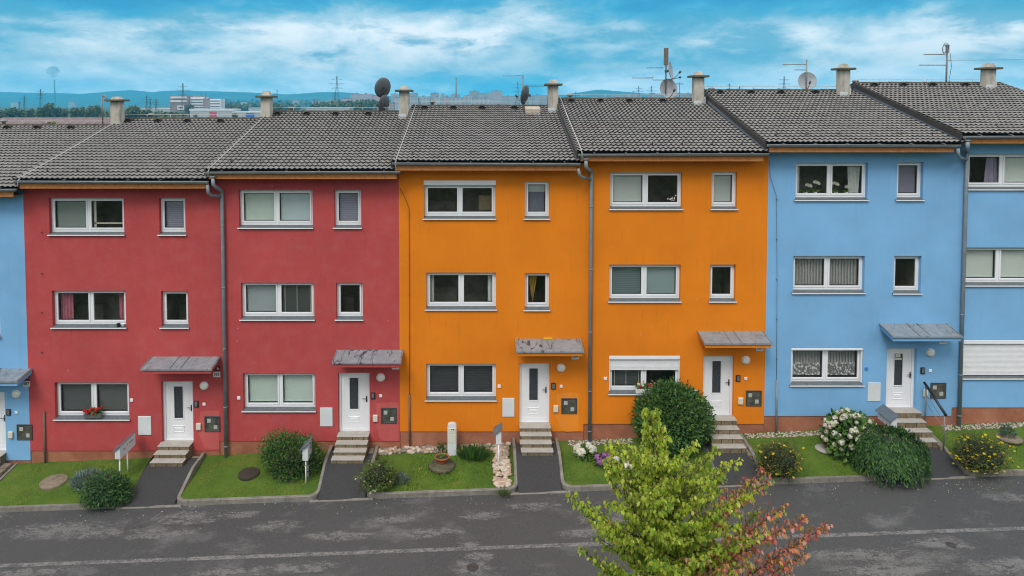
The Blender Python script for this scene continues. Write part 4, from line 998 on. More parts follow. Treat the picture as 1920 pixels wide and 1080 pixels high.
# grass tuft and little plants
def tuft(name,lab,px,py,r,h,n,mats,cat='plant',group=None):
    p=G(px,py,hl); a=NR.uniform(0,2*PI,n); rr=NR.uniform(0,1,n)**.5*r; P=np.stack([p.x+np.cos(a)*rr,p.y+np.sin(a)*rr*.7,np.full(n,p.z)],1)
    D=np.stack([np.cos(a)*.5*rr/r,np.sin(a)*.5*rr/r,np.ones(n)],1)+NR.normal(size=(n,3))*.18; o=leaf_mesh(name,P,D,unit(n),h*NR.uniform(.5,1.1,n),mats,NR.choice(len(mats),n),None,p,'diamond',.07); o.location=p; return props(o,lab,cat,group)
tuft('ornamental_grass','dark green ornamental grass clump right of the white utility pillar',888,858,.42,.42,500,[LG,LG2],group='grass tufts')
tuft('ornamental_grass','low green plant tuft growing at the foot of the utility pillar',832,845,.30,.25,200,[LG,LG2],group='grass tufts')
tuft('ornamental_grass','tall weedy tuft at the kerb corner of the stone bed',945,930,.14,.25,120,[LG2,OL],group='grass tufts')
# lawns: blades of grass as stuff
GA=leafmat('grass_blade',(.165,.29,.025),.3,.35,1.5); GB=leafmat('grass_blade_dark',(.10,.21,.022),.3,.35,1.5); GC=leafmat('grass_blade_dry',(.33,.31,.06),.3,.35,1.5)
for li,(x0,x1) in enumerate(LAWNS):
    x0=max(x0,-18.2); x1=min(x1,17.5)
    if x1-x0<.5: continue
    n=int((x1-x0)*2.1*520); P=np.stack([NR.uniform(x0+.10,x1-.10,n),NR.uniform(KY+.10,-.02,n)],1)
    ex=np.minimum(P[:,0]-x0,x1-P[:,0]); keep=(ex>.30)|(P[:,1]>KY+.32-0*ex)
    keep&=~((P[:,1]>-.30)&(P[:,0]>-2.8)&(NR.uniform(size=n)<.93))
    for cx_,cy_,rr in ((101,904,.40),(467,889,.33),(830,868,.42),(1557,842,.2),(1893,822,.25)):
        q=G(cx_,cy_,hl); keep&=((P[:,0]-q.x)**2+(P[:,1]-q.y)**2)>rr*rr
    q0,q1=UX(948,880,-1.2)-.3,UX(948,880,-1.2)+.35
    keep&=~((P[:,0]>q0)&(P[:,0]<q1)&(P[:,1]<-.3)&(P[:,1]>KY))
    P=P[keep]; n=len(P)
    Z=np.array([zlawn(x,y)-.01+.02*mnoise.noise(Vector((x*1.5,y*1.5,0))) for x,y in P]); PP=np.column_stack([P,Z])
    big=np.array([mnoise.noise(Vector((x*1.3,y*1.3,5))) for x,y in P]); h=(.042 if li<3 else .052)*(1+.7*big)*NR.uniform(.6,1.3,n)*(1.35 if li==3 else 1)
    D=NR.normal(size=(n,3))*.45+np.array((0,0,1)); dry=NR.uniform(size=n)<(.10+.25*(big>.25))*(2.6 if li<3 else .7)
    mi=np.where(dry,2,(NR.uniform(size=n)<.42).astype(int)); o=leaf_mesh('grass',PP,D,unit(n),h,[GA,GB,GC],mi,None,(0,0,0),'diamond',.26)
    props(o,['short grass of the lawn by the leftmost blue house','short mossy grass of the lawn with the grey manhole cover','short mossy grass around the upright bush','longer lush grass around the terracotta bowl','green grass of the lawn with white hydrangeas','green grass of the hydrangea lawn','green grass of the rightmost lawn'][li],'grass',None,'stuff')
# gravel and stones along the walls
def stones(name,lab,pts,mats):
    m=MB()
    for k,(x,y,z,r) in enumerate(pts): m.mi=rnd.randrange(len(mats)); m.blob((x,y,z),r,k,.4,1 if r>.03 else 0,(rnd.uniform(.9,1.4),rnd.uniform(.8,1.1),rnd.uniform(.55,.8)))
    return props(m.build(name,mats),lab,'stones',None,'stuff')
L_=[]
for k in range(170):
    x=rnd.uniform(UX(712,850),UX(958,840)); y=rnd.uniform(-.32,-.03); L_.append((x,y,zlawn(x,y)+.02,rnd.uniform(.045,.10)))
stones('border_stones','row of rounded pinkish stones along the foot of the orange wall',L_,[M['stone'],M['stone2'],M['stone3']])
L_=[]; xc=UX(945,880,-1.2)
for k in range(190):
    y=rnd.uniform(KY+.16,-.25); x=xc+rnd.uniform(-.30,.16)+(.02*(y+1)); L_.append((x,y,zlawn(x,y)+.03+rnd.uniform(0,.03),rnd.uniform(.04,.095)))
stones('stone_bed','bed of rounded pale stones beside the kerb left of the orange house path',L_,[M['stone'],M['stone2'],M['stone2']])
for a,b,lab in ((1064,1185,'fine pale gravel strip at the foot of the second orange house'),(1396,1630,'fine pale gravel strip along the blue house wall'),(1760,1960,'fine pale gravel strip at the wall of the rightmost blue house')):
    L_=[]; xa_,xb_=UX(a,830),UX(b,810)
    for k in range(int((xb_-xa_)*150)):
        x=rnd.uniform(xa_,xb_); y=rnd.uniform(-.27,-.02); L_.append((x,y,zlawn(x,y)+.012,rnd.uniform(.014,.034)))
    stones('gravel',lab,L_,[M['stone3'],M['stone2'],simple('white_pebble',(.42,.38,.34),.8,.2)])
# fallen leaves / weeds at kerbs
L=[];Dn=[]
for k in range(420):
    px=rnd.uniform(0,1920); py=lerp(957,898,px/1920)+abs(rnd.gauss(0,14)); q=G(px,py,hr)
    if q.y>KY-.03: continue
    L.append((q.x,q.y,zroad(q.x)+.012))
for k in range(60):
    q=G(rnd.gauss(1850,35),rnd.uniform(895,925),hr); L.append((q.x,q.y,zroad(q.x)+.012))
n=len(L); props(leaf_mesh('fallen_leaves',L,NR.normal(size=(n,3))*np.array((1,1,.05)),np.array((0,0,1))+NR.normal(size=(n,3))*.2,NR.uniform(.02,.05,n),[DR,CRM,LG3],NR.choice(3,n),None,(0,0,0),'oval',.6),'tiny fallen leaves and petals scattered along the kerb','fallen leaves',None,'stuff')

# ------------------------------------------------------------------ garden furniture
def mailbox(lab,px_near,py_near,ln,h,legpx,mats=None,w=.17,yn=-1.25):
    # box stands square to the wall: long side runs out from the facade
    p=U(px_near,py_near,yn); x=p.x; zt=p.z
    root=thing('mailbox',lab,'mailbox',(x,yn+ln/2,zlawn(x,yn+ln/2)),'mailboxes on posts'); off=root.location
    m=MB(); m.prism([(x-w,zt-h),(x,zt-h),(x,zt),(x-w,zt-.13)],'y',yn,yn+ln); m.build('box',M['whitebox'],root,off)
    m=MB(); m.prism([(x-w-.07,zt-.165),(x+.04,zt+.035),(x+.03,zt+.055),(x-w-.08,zt-.145)],'y',yn-.05,yn+ln+.04); m.build('roof',M['mailroof'],root,off)
    for k in range(2):
        m=MB(); y=yn+ln*(.12 if k==0 else .62); m.tube([(x-w/2,y,zt-h+.01),(x-w/2,y,zlawn(x,y)-.1)],.022,8); m.build('leg',M['pvc'],root,off)
    m=MB(); m.tube([(x,yn+ln*.45,zt-h*.35),(x+.012,yn+ln*.45,zt-h*.35)],.02,8); m.box((x-.002,yn+ln*.2,zt-h*.5),(x+.012,yn+ln*.3,zt-h*.42)); m.build('lock',M['steel'],root,off)
    m=MB(); m.box((x-.001,yn+ln*.6,zt-h*.42),(x+.006,yn+ln*.85,zt-h*.36)); m.build('slot',M['darkmetal'],root,off)
mailbox('white mailbox with grey sloping lid on two legs in the leftmost lawn',225,838,.95,.40,None)
mailbox('grey lidded mailbox on two thin legs beside the upright shrub',577,836,.50,.48,None,yn=-1.62)
mailbox('narrow white mailbox with grey lid on legs above the stone bed',940,806,.40,.46,None)
mailbox('long white mailbox with grey lid behind the weeping bush',1682,781,.75,.40,None)
# utility pillar
p=G(848,846,hl); x,y,z=p.x,-.42,zlawn(p.x,-.42); root=thing('utility_pillar','white round topped utility pillar standing at the foot of the orange wall','utility pillar',(x,y,z)); off=root.location
zt=UZ(848,793,-.42); m=MB(); 
prof=[(-.145,z-.1),(.145,z-.1),(.145,zt-.08)]+[(math.cos(a*PI/8)*.145,zt-.08+math.sin(a*PI/8)*.08) for a in range(1,8)]+[(-.145,zt-.08)]
m.prism([(x+a,b) for a,b in prof],'y',y-.09,y+.09); m.build('body',M['whitebox'],root,off)
m=MB(); m.bbox((x-.11,y-.105,z+.42),(x+.11,y-.088,z+.78-.06),.006); m.bbox((x-.11,y-.105,z+.73),(x+.11,y-.088,zt-.14),.006); m.build('panel',M['cream'],root,off)
m=MB(); m.box((x-.02,y-.112,z+.86),(x+.01,y-.1,z+.89)); m.box((x+.035,y-.112,z+.855),(x+.07,y-.1,z+.89)); m.build('lock',M['black'],root,off)
# terracotta bowl on a round slab
p=G(829,874,hl); m=MB(); m.lathe([(.42,-.06),(.43,.05),(.40,.08),(.26,.085),(.25,.12),(0,.125)],p,22); o=m.build('round_slab',concrete('mossy_slab',(.05,.05,.025),(.15,.13,.09),(.2,.18,.13),7),None,p); o.location=p; props(o,'round mossy concrete slab under the terracotta bowl','slab')
q_=(p.x,p.y,p.z+.125); t_=thing('plant_bowl','terracotta bowl of soil and a small green plant on the round slab','plant pot',q_); m=MB(); m.lathe([(.13,0),(.15,.02),(.16,.06),(.21,.15),(.23,.16),(.235,.20),(.215,.205),(.20,.17),(0,.168)],q_,22); m.build('bowl',M['terracotta'],t_,q_)
m=MB(); m.lathe([(.20,.0),(.17,.012),(0,.02)],(q_[0],q_[1],q_[2]+.17),16); m.build('soil',M['soil'],t_,q_)
n=70; leaf_mesh('plant',np.column_stack([q_[0]+NR.normal(size=n)*.06,q_[1]+NR.normal(size=n)*.05,q_[2]+.19+NR.uniform(0,.05,n)]),NR.normal(size=(n,3))+np.array((0,0,.8)),unit(n)+np.array((0,0,1)),.06,[LG3,LG2],NR.choice(2,n),t_,q_)
# pot with a plant at the hydrangea, stone ring with a succulent at the right
p=G(1546,842,hl); m=MB(); m.lathe([(.28,-.03),(.29,.03),(.25,.045),(0,.045)],p,18); o=m.build('round_slab',M['tread'],None,p); o.location=p; props(o,'pale round stone half under the plant pot left of the hydrangea','slab')
p=G(1562,845,hl); q_=(p.x,p.y,p.z); t_=thing('plant_pot','brown bowl planter with a leafy plant at the left of the hydrangea','plant pot',q_); m=MB(); m.lathe([(.18,0),(.26,.14),(.28,.15),(.28,.19),(.24,.19),(0,.17)],q_,18); m.build('pot',simple('brown_pot',(.18,.10,.045),.7,.2),t_,q_)
n=170; leaf_mesh('plant',np.column_stack([q_[0]+NR.normal(size=n)*.14,q_[1]+NR.normal(size=n)*.1,q_[2]+.19+NR.uniform(0,.22,n)]),NR.normal(size=(n,3))+np.array((0,0,.5)),unit(n)+np.array((0,0,1)),.12,[LG3,OL,LG2],NR.choice(3,n),t_,q_,aspect=.5)
p=G(1892,822,hl); m=MB(); m.lathe([(.36,-.03),(.37,.035),(.33,.05),(0,.05)],p,20); o=m.build('round_slab',M['flank'],None,p); o.location=p; props(o,'round sandy slab under the small grey plant at the right edge','slab')
bush('silver_shrub','small grey green mound plant on the round slab in the rightmost lawn',(p.x-.05,p.y,p.z+.05),.24,.2,.17,420,.09,[LV2,OL,LG],[.5,.25,.25],'garden shrubs',lumps=5,up=.8,aspect=.25,core=False,stems=False,amp=.3)
# stair handrail at the blue house
xr_=UX(1728,760,-.1)-.0
root=thing('handrail','metal handrail with thick dark grip beside the blue house steps','handrail',(xr_,-.7,zbase(xr_)),None); off=root.location
y1,y2=-.30,-1.22; z1=UZ(1724,722,y1); z2=UZ(1752,774,y2)
m=MB(); m.tube([(xr_,y1+.10,z1+.05),(xr_,y2-.08,z2-.05)],.042,10); m.build('grip',M['black'],root,off)
zg=UZ(1746,826,y2)
for yy,zz,zb_ in ((y1,z1,zlawn(xr_,y1)-.1),(y2,z2,zlawn(xr_,y2)-.2)):
    m=MB(); m.tube([(xr_,yy,zb_),(xr_,yy,zz-.02)],.026,8); m.build('post',M['steel'],root,off)
for dz in (.30,.55):
    m=MB(); m.tube([(xr_,y1,z1-dz),(xr_,y2,z2-dz)],.011,6); m.build('rail',M['steel'],root,off)
# window boxes and pots
def flower_box(lab,px0,px1,py,y,kind):
    z=UZ((px0+px1)/2,py,y); x0,x1=UX(px0,py,y),UX(px1,py,y); c=((x0+x1)/2,y,z); t=thing('flower_box',lab,'flower box',c,'flower boxes on the sills')
    m=MB(); m.prism([(y-.075,z+.15),(y-.06,z),(y+.06,z),(y+.075,z+.15)],'x',x0,x1); m.build('trough',M['steel'] if kind=='red' else M['pvc'],t,c)
    n=150; P=np.column_stack([NR.uniform(x0+.02,x1-.02,n),y+NR.normal(size=n)*.05,z+.15+NR.uniform(0,.13,n)]); leaf_mesh('leaves',P,unit(n)+np.array((0,-.2,.4)),unit(n)+np.array((0,0,1)),.07,[LG2,LG3],NR.choice(2,n),t,c,aspect=.9)
    hp=[head_proto('flower_head',.05,[RF],1)] if kind=='red' else [head_proto('flower_head',.05,[RF],1),head_proto('flower_head',.05,[WF],2),head_proto('flower_head',.05,[PK,RF],2)]
    for k in range(16):
        o=bpy.data.objects.new('flower_head',hp[k%len(hp)]); COL.objects.link(o); o.parent=t; o.location=(NR.uniform(-1,1)*(x1-x0)*.48,NR.normal()*.05-.03,.15+NR.uniform(.02,.20)); s=NR.uniform(.8,1.3); o.scale=(s,s,s)
flower_box('grey flower box of red geraniums on the sill of the left red house',159,190,783,-.03,'red')
flower_box('white flower box of red and white flowers above the big green bush',1192,1228,736.5,-.03,'mix')
for px,py,mat,lab in ((222,612,'black','small dark pot on the middle sill of the left red house'),(231,612,'pvc','small white pot at the end of the middle sill of the left red house')):
    p=U(px,py,-.01); m=MB(); m.lathe([(.045,-.0),(.06,.09),(.062,.10),(.05,.10),(.04,.08),(0,.08)],(0,0,0),14); o=m.build('flower_pot',M[mat]); o.location=p; props(o,lab,'plant pot','little pots on the sill')
def orchid(px,py,lab,h):
    p=U(px,py,.30); t=thing('orchid',lab,'potted plant',p,'orchids in the window')
    m=MB(); m.lathe([(.05,0),(.065,.11),(.055,.11),(0,.10)],(0,0,0),12); m.build('pot',M['pvc'],t)
    n=7; a=NR.uniform(0,2*PI,n); leaf_mesh('leaves',np.column_stack([np.cos(a)*.03,np.sin(a)*.03,np.full(n,.11)]),np.column_stack([np.cos(a),np.sin(a)*.6,np.full(n,.45)]),np.array([[0,0,1.]]*n),.24,[LG3,LG2],NR.choice(2,n),t,(0,0,0),'oval',.35)
    m=MB(); s=NR.uniform(-.06,.12); m.tube([(0,0,.1),(s*.3,0,h*.6),(s,0,h),(s+.10,-.02,h*.97)],.007,5); m.build('stem',LG2,t)
    me=flower_proto('flower',.055,WF)
    for k in range(5):
        o=bpy.data.objects.new('flower',me); COL.objects.link(o); o.parent=t; o.location=(s+.04*k-.06,-.03,h*(.99-.03*k)+.02*(k%2)); o.rotation_euler=(PI/2,NR.uniform(-.4,.4),NR.uniform(-.4,.4))
for px,h,lab in ((1510,.36,'white orchid leftmost in the top window of the blue house'),(1528,.46,'tall white orchid second from left in the top window of the blue house'),(1567,.42,'white orchid right of the mullion in the top window of the blue house'),(1586,.30,'short orchid beside the curtain in the top window of the blue house')): orchid(px,366,lab,h)

# ------------------------------------------------------------------ young maple in front
def maple():
    D0=10.0; Y0=CAMY+D0
    def V(px,py,d=0.0): return U(px,py,Y0+d)
    tip=V(1217,762); zg=zroad(2.9); base=Vector((2.95,Y0,zg)); 
    root=thing('maple_tree','young yellow green maple with reddening leaves on its right side','tree',base); off=base
    # the leader leans a little to the left on its way up
    def trunk(z):
        t=max(0,(z-zg)/(tip.z-zg)); return Vector((lerp(base.x,tip.x,t**1.6),Y0+.05*math.sin(t*5),z))
    tb=MB(); zz=[lerp(zg-.1,tip.z,k/14) for k in range(15)]; tb.tube([trunk(z) for z in zz],[lerp(.085,.006,(k/14)**.8) for k in range(15)],10)
    P=[];Dd=[];Nn=[];Sz=[];Mi=[]
    cols=[leafmat('maple_yellow_green',(.48,.56,.065),.3,.52,2.5),leafmat('maple_green',(.31,.45,.05),.3,.52,2.5),leafmat('maple_deep_green',(.13,.25,.04),.3,.5,2.5),leafmat('maple_orange',(.70,.33,.11),.3,.4,3),leafmat('maple_red',(.70,.17,.13),.3,.4,3),leafmat('maple_pink',(.78,.38,.31),.25,.4,3),leafmat('maple_brown_edge',(.26,.17,.05),.3,.3,3),leafmat('maple_bright',(.60,.62,.12),.25,.4,3)]
    def spray(a,b,red,dense=1.0,sag=.10,w0=.02):
        """one branch from a to b carrying short side twigs with hanging leaves"""
        a,b=Vector(a),Vector(b); L=(b-a).length; n=max(4,int(L/.10)); pts=[]
        side=(b-a).cross(Vector((0,0,1))); side=side.normalized() if side.length>1e-3 else Vector((1,0,0))
        for k in range(n+1):
            t=k/n; pts.append(a.lerp(b,t)+Vector((0,0,sag*math.sin(PI*t)*L*.5)))
        tb.tube(pts,[lerp(w0,.004,k/n) for k in range(n+1)],5)
        for k in range(1,n+1):
            t=k/n
            if t<.09: continue
            for s in ((-1,1) if k%1==0 else (1,)):
                ln=lerp(.42,.10,t)*rnd.uniform(.6,1.15)*min(1,L); dirv=(b-a).normalized()*.75+side*s*rnd.uniform(.35,1.0)+Vector((0,0,rnd.uniform(-.25,.5))); e=pts[k]+dirv*ln
                tb.tube([pts[k],e],[.006,.003],4,False)
                m=max(2,int(ln/.038*dense))
                for q in range(m+1):
                    for s2 in (-1,1):
                        o=pts[k].lerp(e,(q+.3)/(m+.3)); dd=Vector((rnd.gauss(0,.30),rnd.gauss(0,.30),-1.0))+dirv*.3+side*s2*.25
                        P.append(o+Vector((rnd.gauss(0,.02),rnd.gauss(0,.02),rnd.gauss(0,.02)))); Dd.append(dd); Nn.append(Vector((rnd.gauss(0,.8),rnd.gauss(-.2,.7),.35))); Sz.append(rnd.uniform(.038,.084)); 
                        x=o.x; hgt=(o.z-3.6)/3.0; rr=red if red is not None else 0
                        z=rnd.random(); dx=o.x-3.05
                        pr=max(rr,0.0)
                        if red is None and o.x>4.15: pr=min(.6,(o.x-4.15)*.9)
                        if rnd.random()<pr: Mi.append(rnd.choice([3,3,4,4,5,5,6]))
                        elif z<.10+.25*hgt: Mi.append(7 if rnd.random()<.55 else 0)
                        elif z<.42+.25*hgt: Mi.append(0)
                        elif z<.86+.1*hgt: Mi.append(1)
                        else: Mi.append(2 if rnd.random()<.75 else 6)
    # explicit outer branches
    spec=[((1070,932),-.2,0),((1092,1032),.1,0),((1122,985),-.5,0),((1098,958),.4,0),((1148,905),.2,0),((1140,868),.0,0),((1190,846),-.2,0),((1242,836),.15,0),((1300,836),-.3,0),((1342,846),.2,0),((1378,868),-.2,0),((1436,905),.1,.45),((1432,888),.3,.85),((1404,930),-.4,0),((1466,952),.2,.8),((1546,988),.0,1),((1502,975),-.3,.95),((1508,1040),-.1,.85),((1430,1000),-.5,.12),((1380,985),-.7,0),((1300,980),-.9,0),((1240,1000),-.9,0),((1180,1010),-.7,0),((1160,950),-.6,0),((1330,930),-.6,0),((1260,900),-.6,0),((1230,860),-.4,0),((1320,1050),-1.0,.1),((1240,1060),-1.1,0),((1400,1060),-.9,.4),((1360,1075),-.9,.8),((1150,1060),-.4,0),((1480,1075),-.3,.8),((1290,885),.5,0),((1350,900),.6,0),((1220,930),.7,0),((1420,960),.7,.2),((1180,1000),.8,0),((1262,985),-.55,0),((1250,940),-.45,0),((1285,1015),-.65,0),((1300,940),-.35,0),((1225,965),-.5,0),((1330,1000),-.6,0),((1275,905),-.3,0),((1345,960),-.5,0)]
    for (px,py),d,red in spec:
        e=V(px,py,d); dx=math.hypot(e.x-2.75,d); z0=max(zg+2.0,e.z-.45-dx*.62); a=trunk(min(z0,tip.z-.25)); spray(a,e,red if red else None,1.0,.10,.016)
    # leader
    for k in range(9):
        z=tip.z-.12-k*.13
        for s in (-1,1): a=trunk(z); spray(a,a+Vector((s*rnd.uniform(.05,.12)*(1+k*.14),rnd.uniform(-.08,.08)*(1+.15*k),.10+.03*k)),None,1.2,.05,.006)
    # inner and lower crown
    for k in range(58):
        z=rnd.uniform(zg+1.9,tip.z-.8); az=rnd.uniform(0,2*PI); t=(tip.z-z)/(tip.z-zg-1.9); ln=(.35+1.35*t**.8)*rnd.uniform(.7,1.0); a=trunk(z); e=a+Vector((math.cos(az)*ln,math.sin(az)*ln,ln*rnd.uniform(.35,.7))); spray(a,e,None,.9,.08,.014)
    lf=leaf_mesh('leaves',[tuple(p) for p in P],[tuple(p) for p in Dd],[tuple(p) for p in Nn],np.array(Sz),cols,Mi,root,off,'maple',fold=.22)
    tb.build('trunk',M['bark'],root,off)
    print('maple leaves',len(P))
maple()
# ------------------------------------------------------------------ things on the roofs
def slope_z(i,y): xl,xr,ze,zr=gauge(i); return ze+(zr-ze)/(RY+.52)*(y+.52)
for i,(px,py) in enumerate([(7,224),(284,212),(546,200),(811,188),(1069,176),(1334,164),(1604,150)]):
    rf=[x for x in bpy.data.objects if x.parent==ROOTS[i] and x.name.split('.')[0]=='roof'][0]; off=ROOTS[i].location
    y=6.9; x=UX(px,py,y); zt=UZ(px,py,y); m=MB(); z0=slope_z(i,RY)-.6
    m.lathe([(.07,0),(.07,zt-z0-.10),(.13,zt-z0-.10),(.14,zt-z0-.03),(.06,zt-z0),(0,zt-z0)],(x,y,z0),12); m.build('vent_pipe',M['steel'],rf,off)
def dish(t,c,r,yaw,pitch,mat,rim=M['zinc']):
    """parabolic dish, bowl opening along its local +y, arm and feed in front"""
    m=MB(); prof=[(.02,.0)]+[(r*k/5,.22*r*(k/5)**2) for k in range(1,6)]+[(r*1.0,.22*r+.012),(r*.96,.22*r+.004),(r*.5,.07*r+.008),(0,.012)]
    m.lathe([(a,-b) for a,b in prof],(0,0,0),22,'y'); o=m.build('dish',mat,t); T=Matrix.Rotation(yaw,4,'Z')@Matrix.Rotation(pitch,4,'X')
    o.data.transform(T); o.location=c
    m=MB(); m.tube([(0,.0,-r*.95),(0,r*.6,-r*.75),(0,r*1.05,-r*.35)],.013,5); m.tube([(0,r*1.0,-r*.38),(0,r*1.22,-r*.22)],.045,8); m.box((-.04,-.16,-.05),(.04,-.005,.05)); a=m.build('dish_arm',M['darkmetal'],t); a.data.transform(T); a.location=c
    return o
def yagi(t,p,length,n=7,el=.16,axis='y'):
    m=MB(); m.tube([(0,0,0),(-length,0,0)],.022,6)
    for k in range(n):
        x=-length*(k+.5)/n
        m.tube([(x,-el,0),(x,el,0)],.008,4) if axis=='y' else m.tube([(x,0,-el),(x,0,el)],.006,4)
    o=m.build('aerial',M['zinc'],t); o.location=p; return o
def mast(lab,px,ytop,ybase,r=.028,Y=RY+.15,box=None):
    b=U(px,ybase,Y); z0=b.z-.35; t=thing('antenna_mast',lab,'antenna',(b.x,Y,z0),'aerials on the roofs'); zt=UZ(px,ytop,Y)
    m=MB(); m.tube([(0,0,0),(0,0,zt-z0)],r,8)
    if box: m.bbox((-.085,-.06,box[0]-z0),(.085,.06,zt-z0),.01)
    m.build('pole',M['steel'] if not box else M['rust'],t)
    def L(px_,py_,dy=0.0): p=U(px_,py_,Y+dy); return Vector((p.x-b.x,dy,p.z-z0))
    return t,L
t,L=mast('bent pipe mast beside the leftmost chimney',192.5,177,222)
m=MB(); a=L(193,181); m.tube([a,a+Vector((.10,0,.01)),a+Vector((.16,0,-.05)),a+Vector((.2,0,-.22))],.03,8); m.build('bent_pipe',M['steel'],t)
t,L=mast('pole with two dark grey satellite dishes left of a chimney',717,160,212)
dish(t,L(720.5,165,-.12),.43,R(48),R(10),M['dishgrey']); dish(t,L(723,195,-.1),.38,R(62),R(10),M['dishgrey'])
t,L=mast('pole with a bent aerial and one dark dish near the roof hatch',980.5,141,200)
yagi(t,L(981,142),.86,9,.10); dish(t,L(988,178,-.12),.42,R(64),R(10),M['dishgrey'])
t,L=mast('rusty box mast with two dishes and two aerials on the second orange roof',1248,90,188,.03,box=(UZ(1248,122,RY+.15),))
dish(t,L(1254,133,-.05),.40,R(-115),R(8),M['dishlight']); dish(t,L(1251,167,.12),.43,R(-160),R(8),M['dishlight'])
yagi(t,L(1243,127),.70,7); yagi(t,L(1223,146),.86,8); m=MB(); m.tube([L(1247,150),L(1224,150),L(1224,143)],.018,6); m.build('bracket',M['zinc'],t)
m=MB(); m.tube([L(1256,150),L(1275,145)],.014,5); m.blob(tuple(L(1275,145)),.05,1,.1,1); m.build('feed_arm',M['darkmetal'],t)
t,L=mast('pole with a pale round satellite dish on the blue roof',1511.5,112,168)
dish(t,L(1512.5,152,.10),.375,R(172),R(6),M['dishlight']); yagi(t,L(1511,121),.96,8); yagi(t,L(1511,131),.46,4)
t,L=mast('tall thin mast with two aerials and tangled wire at the far right',1774,84,158,.034)
yagi(t,L(1769,102),.80,7); yagi(t,L(1773,122),1.10,8)
m=MB(); 
for k in range(3):
    c=L(1772,92); m.tube([(c.x+math.cos(q*PI/5)*.13*(1-.2*k),.05*k-.05,c.z+math.sin(q*PI/5)*.26*(1-.2*k)) for q in range(11)],.014,5)
m.box((L(1776,90).x-.03,-.05,L(1776,92).z-.15),(L(1776,90).x+.06,.06,L(1776,84).z)); m.build('wire_loop',M['steel'],t)
m=MB(); m.tube([L(1782,100),L(1784,125),L(1779,155)],.010,5); m.build('cable',M['darkmetal'],t)
m=MB(); a=L(1784,113); m.tube([L(1777,113),a],.016,5); pts=[a+Vector((lerp(0,16,k/10),lerp(0,3,k/10),lerp(0,.55,k/10)-1.0*(k/10)*(1-k/10)*.3)) for k in range(11)]; m.tube(pts,.007,4); m.build('stay_wire',M['steel'],t)

# ------------------------------------------------------------------ the land and the far town
def hland(x,y):
    near=zroad(x)-.45
    if y<-28: return near+(-28-y)*.45
    if y<14: return near
    if y<300: t=(y-14)/286; return lerp(near,-4.0,t**.6)
    return -4.0
def landmat():
    N=NT('distant_fields'); p=N.pos(); f=N.noise(p,.012,6,.65); g=N.noise(p,.15,4)
    c=N.ramp(f,[(.35,(.035,.065,.022)),(.5,(.07,.09,.035)),(.62,(.13,.125,.07)),(.7,(.05,.075,.03))])
    c=N.mix(N.math('MULTIPLY',g,.4),c,(.02,.04,.015)); N.bsdf(c,.95,.1); return N.m
sheet('ground',landmat(),[-6300,-4000,-2000,-900,-300,-120,-44,-20,0,20,44,120,300,900,2000,4000,6300],[-70,-55,-40,-28,-9.6,-2,6,14,30,60,120,200,300,600,1000,2000,3500,5000,7200],hland)
HP=[(-500,178),(-200,175),(0,172),(60,174),(110,174.5),(150,176),(180,173.5),(215,170.5),(245,169),(270,171),(287,173),(300,170.5),(340,169.5),(400,171),(470,173.5),(540,177),(570,175),(600,172.5),(640,172.5),(690,177),(760,182),(860,184),(960,184),(1040,180),(1080,174),(1115,168.5),(1126,167.8),(1150,170),(1195,174),(1240,178),(1320,180),(1500,182),(2000,183),(2500,182)]
m=MB(); cols_=[]
def hp(px):
    for (a,b),(c,e) in zip(HP,HP[1:]):
        if a<=px<=c: return lerp(b,e,(px-a)/(c-a))
    return 182
rows=[(5300,0.0),(5700,.22),(6200,.50),(6600,.80),(6900,1.0),(7150,.45)]
pxs=list(range(-300,2301,14)); v=[]
for Y,k in rows:
    for px in pxs:
        zt=UZ(px,hp(px),6900)+4+4*mnoise.noise(Vector((px*.02,Y*.003,0)))*(1 if k<1 else .4); x=UX(px,180,6900)*(.86+.14*k if k<1 else 1); nz=mnoise.noise(Vector((px*.012,Y*.002,3)))
        v.append((x,Y,-4.2+zt*k*(1+(.3*nz if 0<k<1 else 0))))
nx=len(pxs); m.add(v,[(j*nx+i,j*nx+i+1,(j+1)*nx+i+1,(j+1)*nx+i) for j in range(len(rows)-1) for i in range(nx-1)],True)
def hillmat():
    N=NT('wooded_hills'); p=N.pos(); f=N.noise(N.mapv(p,(.0016,.003,.01)),1.0,7,.7); c=N.ramp(f,[(.35,(.018,.04,.022)),(.55,(.04,.07,.035)),(.7,(.12,.14,.08))]); N.bsdf(c,1,.05); return N.m
struct(m.build('hills',hillmat()))
TL=[leafmat('far_tree_dark',(.055,.085,.028),.3,.15,.3),leafmat('far_tree_mid',(.095,.125,.040),.3,.15,.3),leafmat('far_tree_olive',(.15,.155,.055),.3,.15,.3)]
TG=leafmat('bright_tree_leaf',(.17,.24,.02),.3,.2,.8)
def far_tree(px,ytop,hw,D,lab,mats=None,n=420,base=-4.0,group='trees behind the houses'):
    Y=CAMY+D; p=U(px,ytop,Y); r=hw*D/F; h=p.z-base; t=thing('tree',lab,'tree',(p.x,Y,base),group)
    m=MB(); m.tube([(0,0,-.3),(0,0,h*.45),(r*.1,0,h*.8)],[r*.09,r*.06,r*.02],6); m.build('trunk',M['bark'],t)
    L=unit(9)*np.array((1,1,.9)); k=NR.randint(0,9,n); d=unit(n); c=L[k]*.55; P=(c+d*.48*NR.uniform(.6,1.0,(n,1)))*np.array((r,r,h*.42)); P[:,2]+=h*.60; P[:,2]=np.clip(P[:,2],h*.12,h)
    mats=mats or TL; w=NR.dirichlet(np.ones(len(mats))*2); leaf_mesh('crown',P,d*.7+unit(n),d+unit(n)*.5,r*.32*NR.uniform(.6,1.2,n),mats,NR.choice(len(mats),n,p=w),t,(0,0,0),'oval',.8)
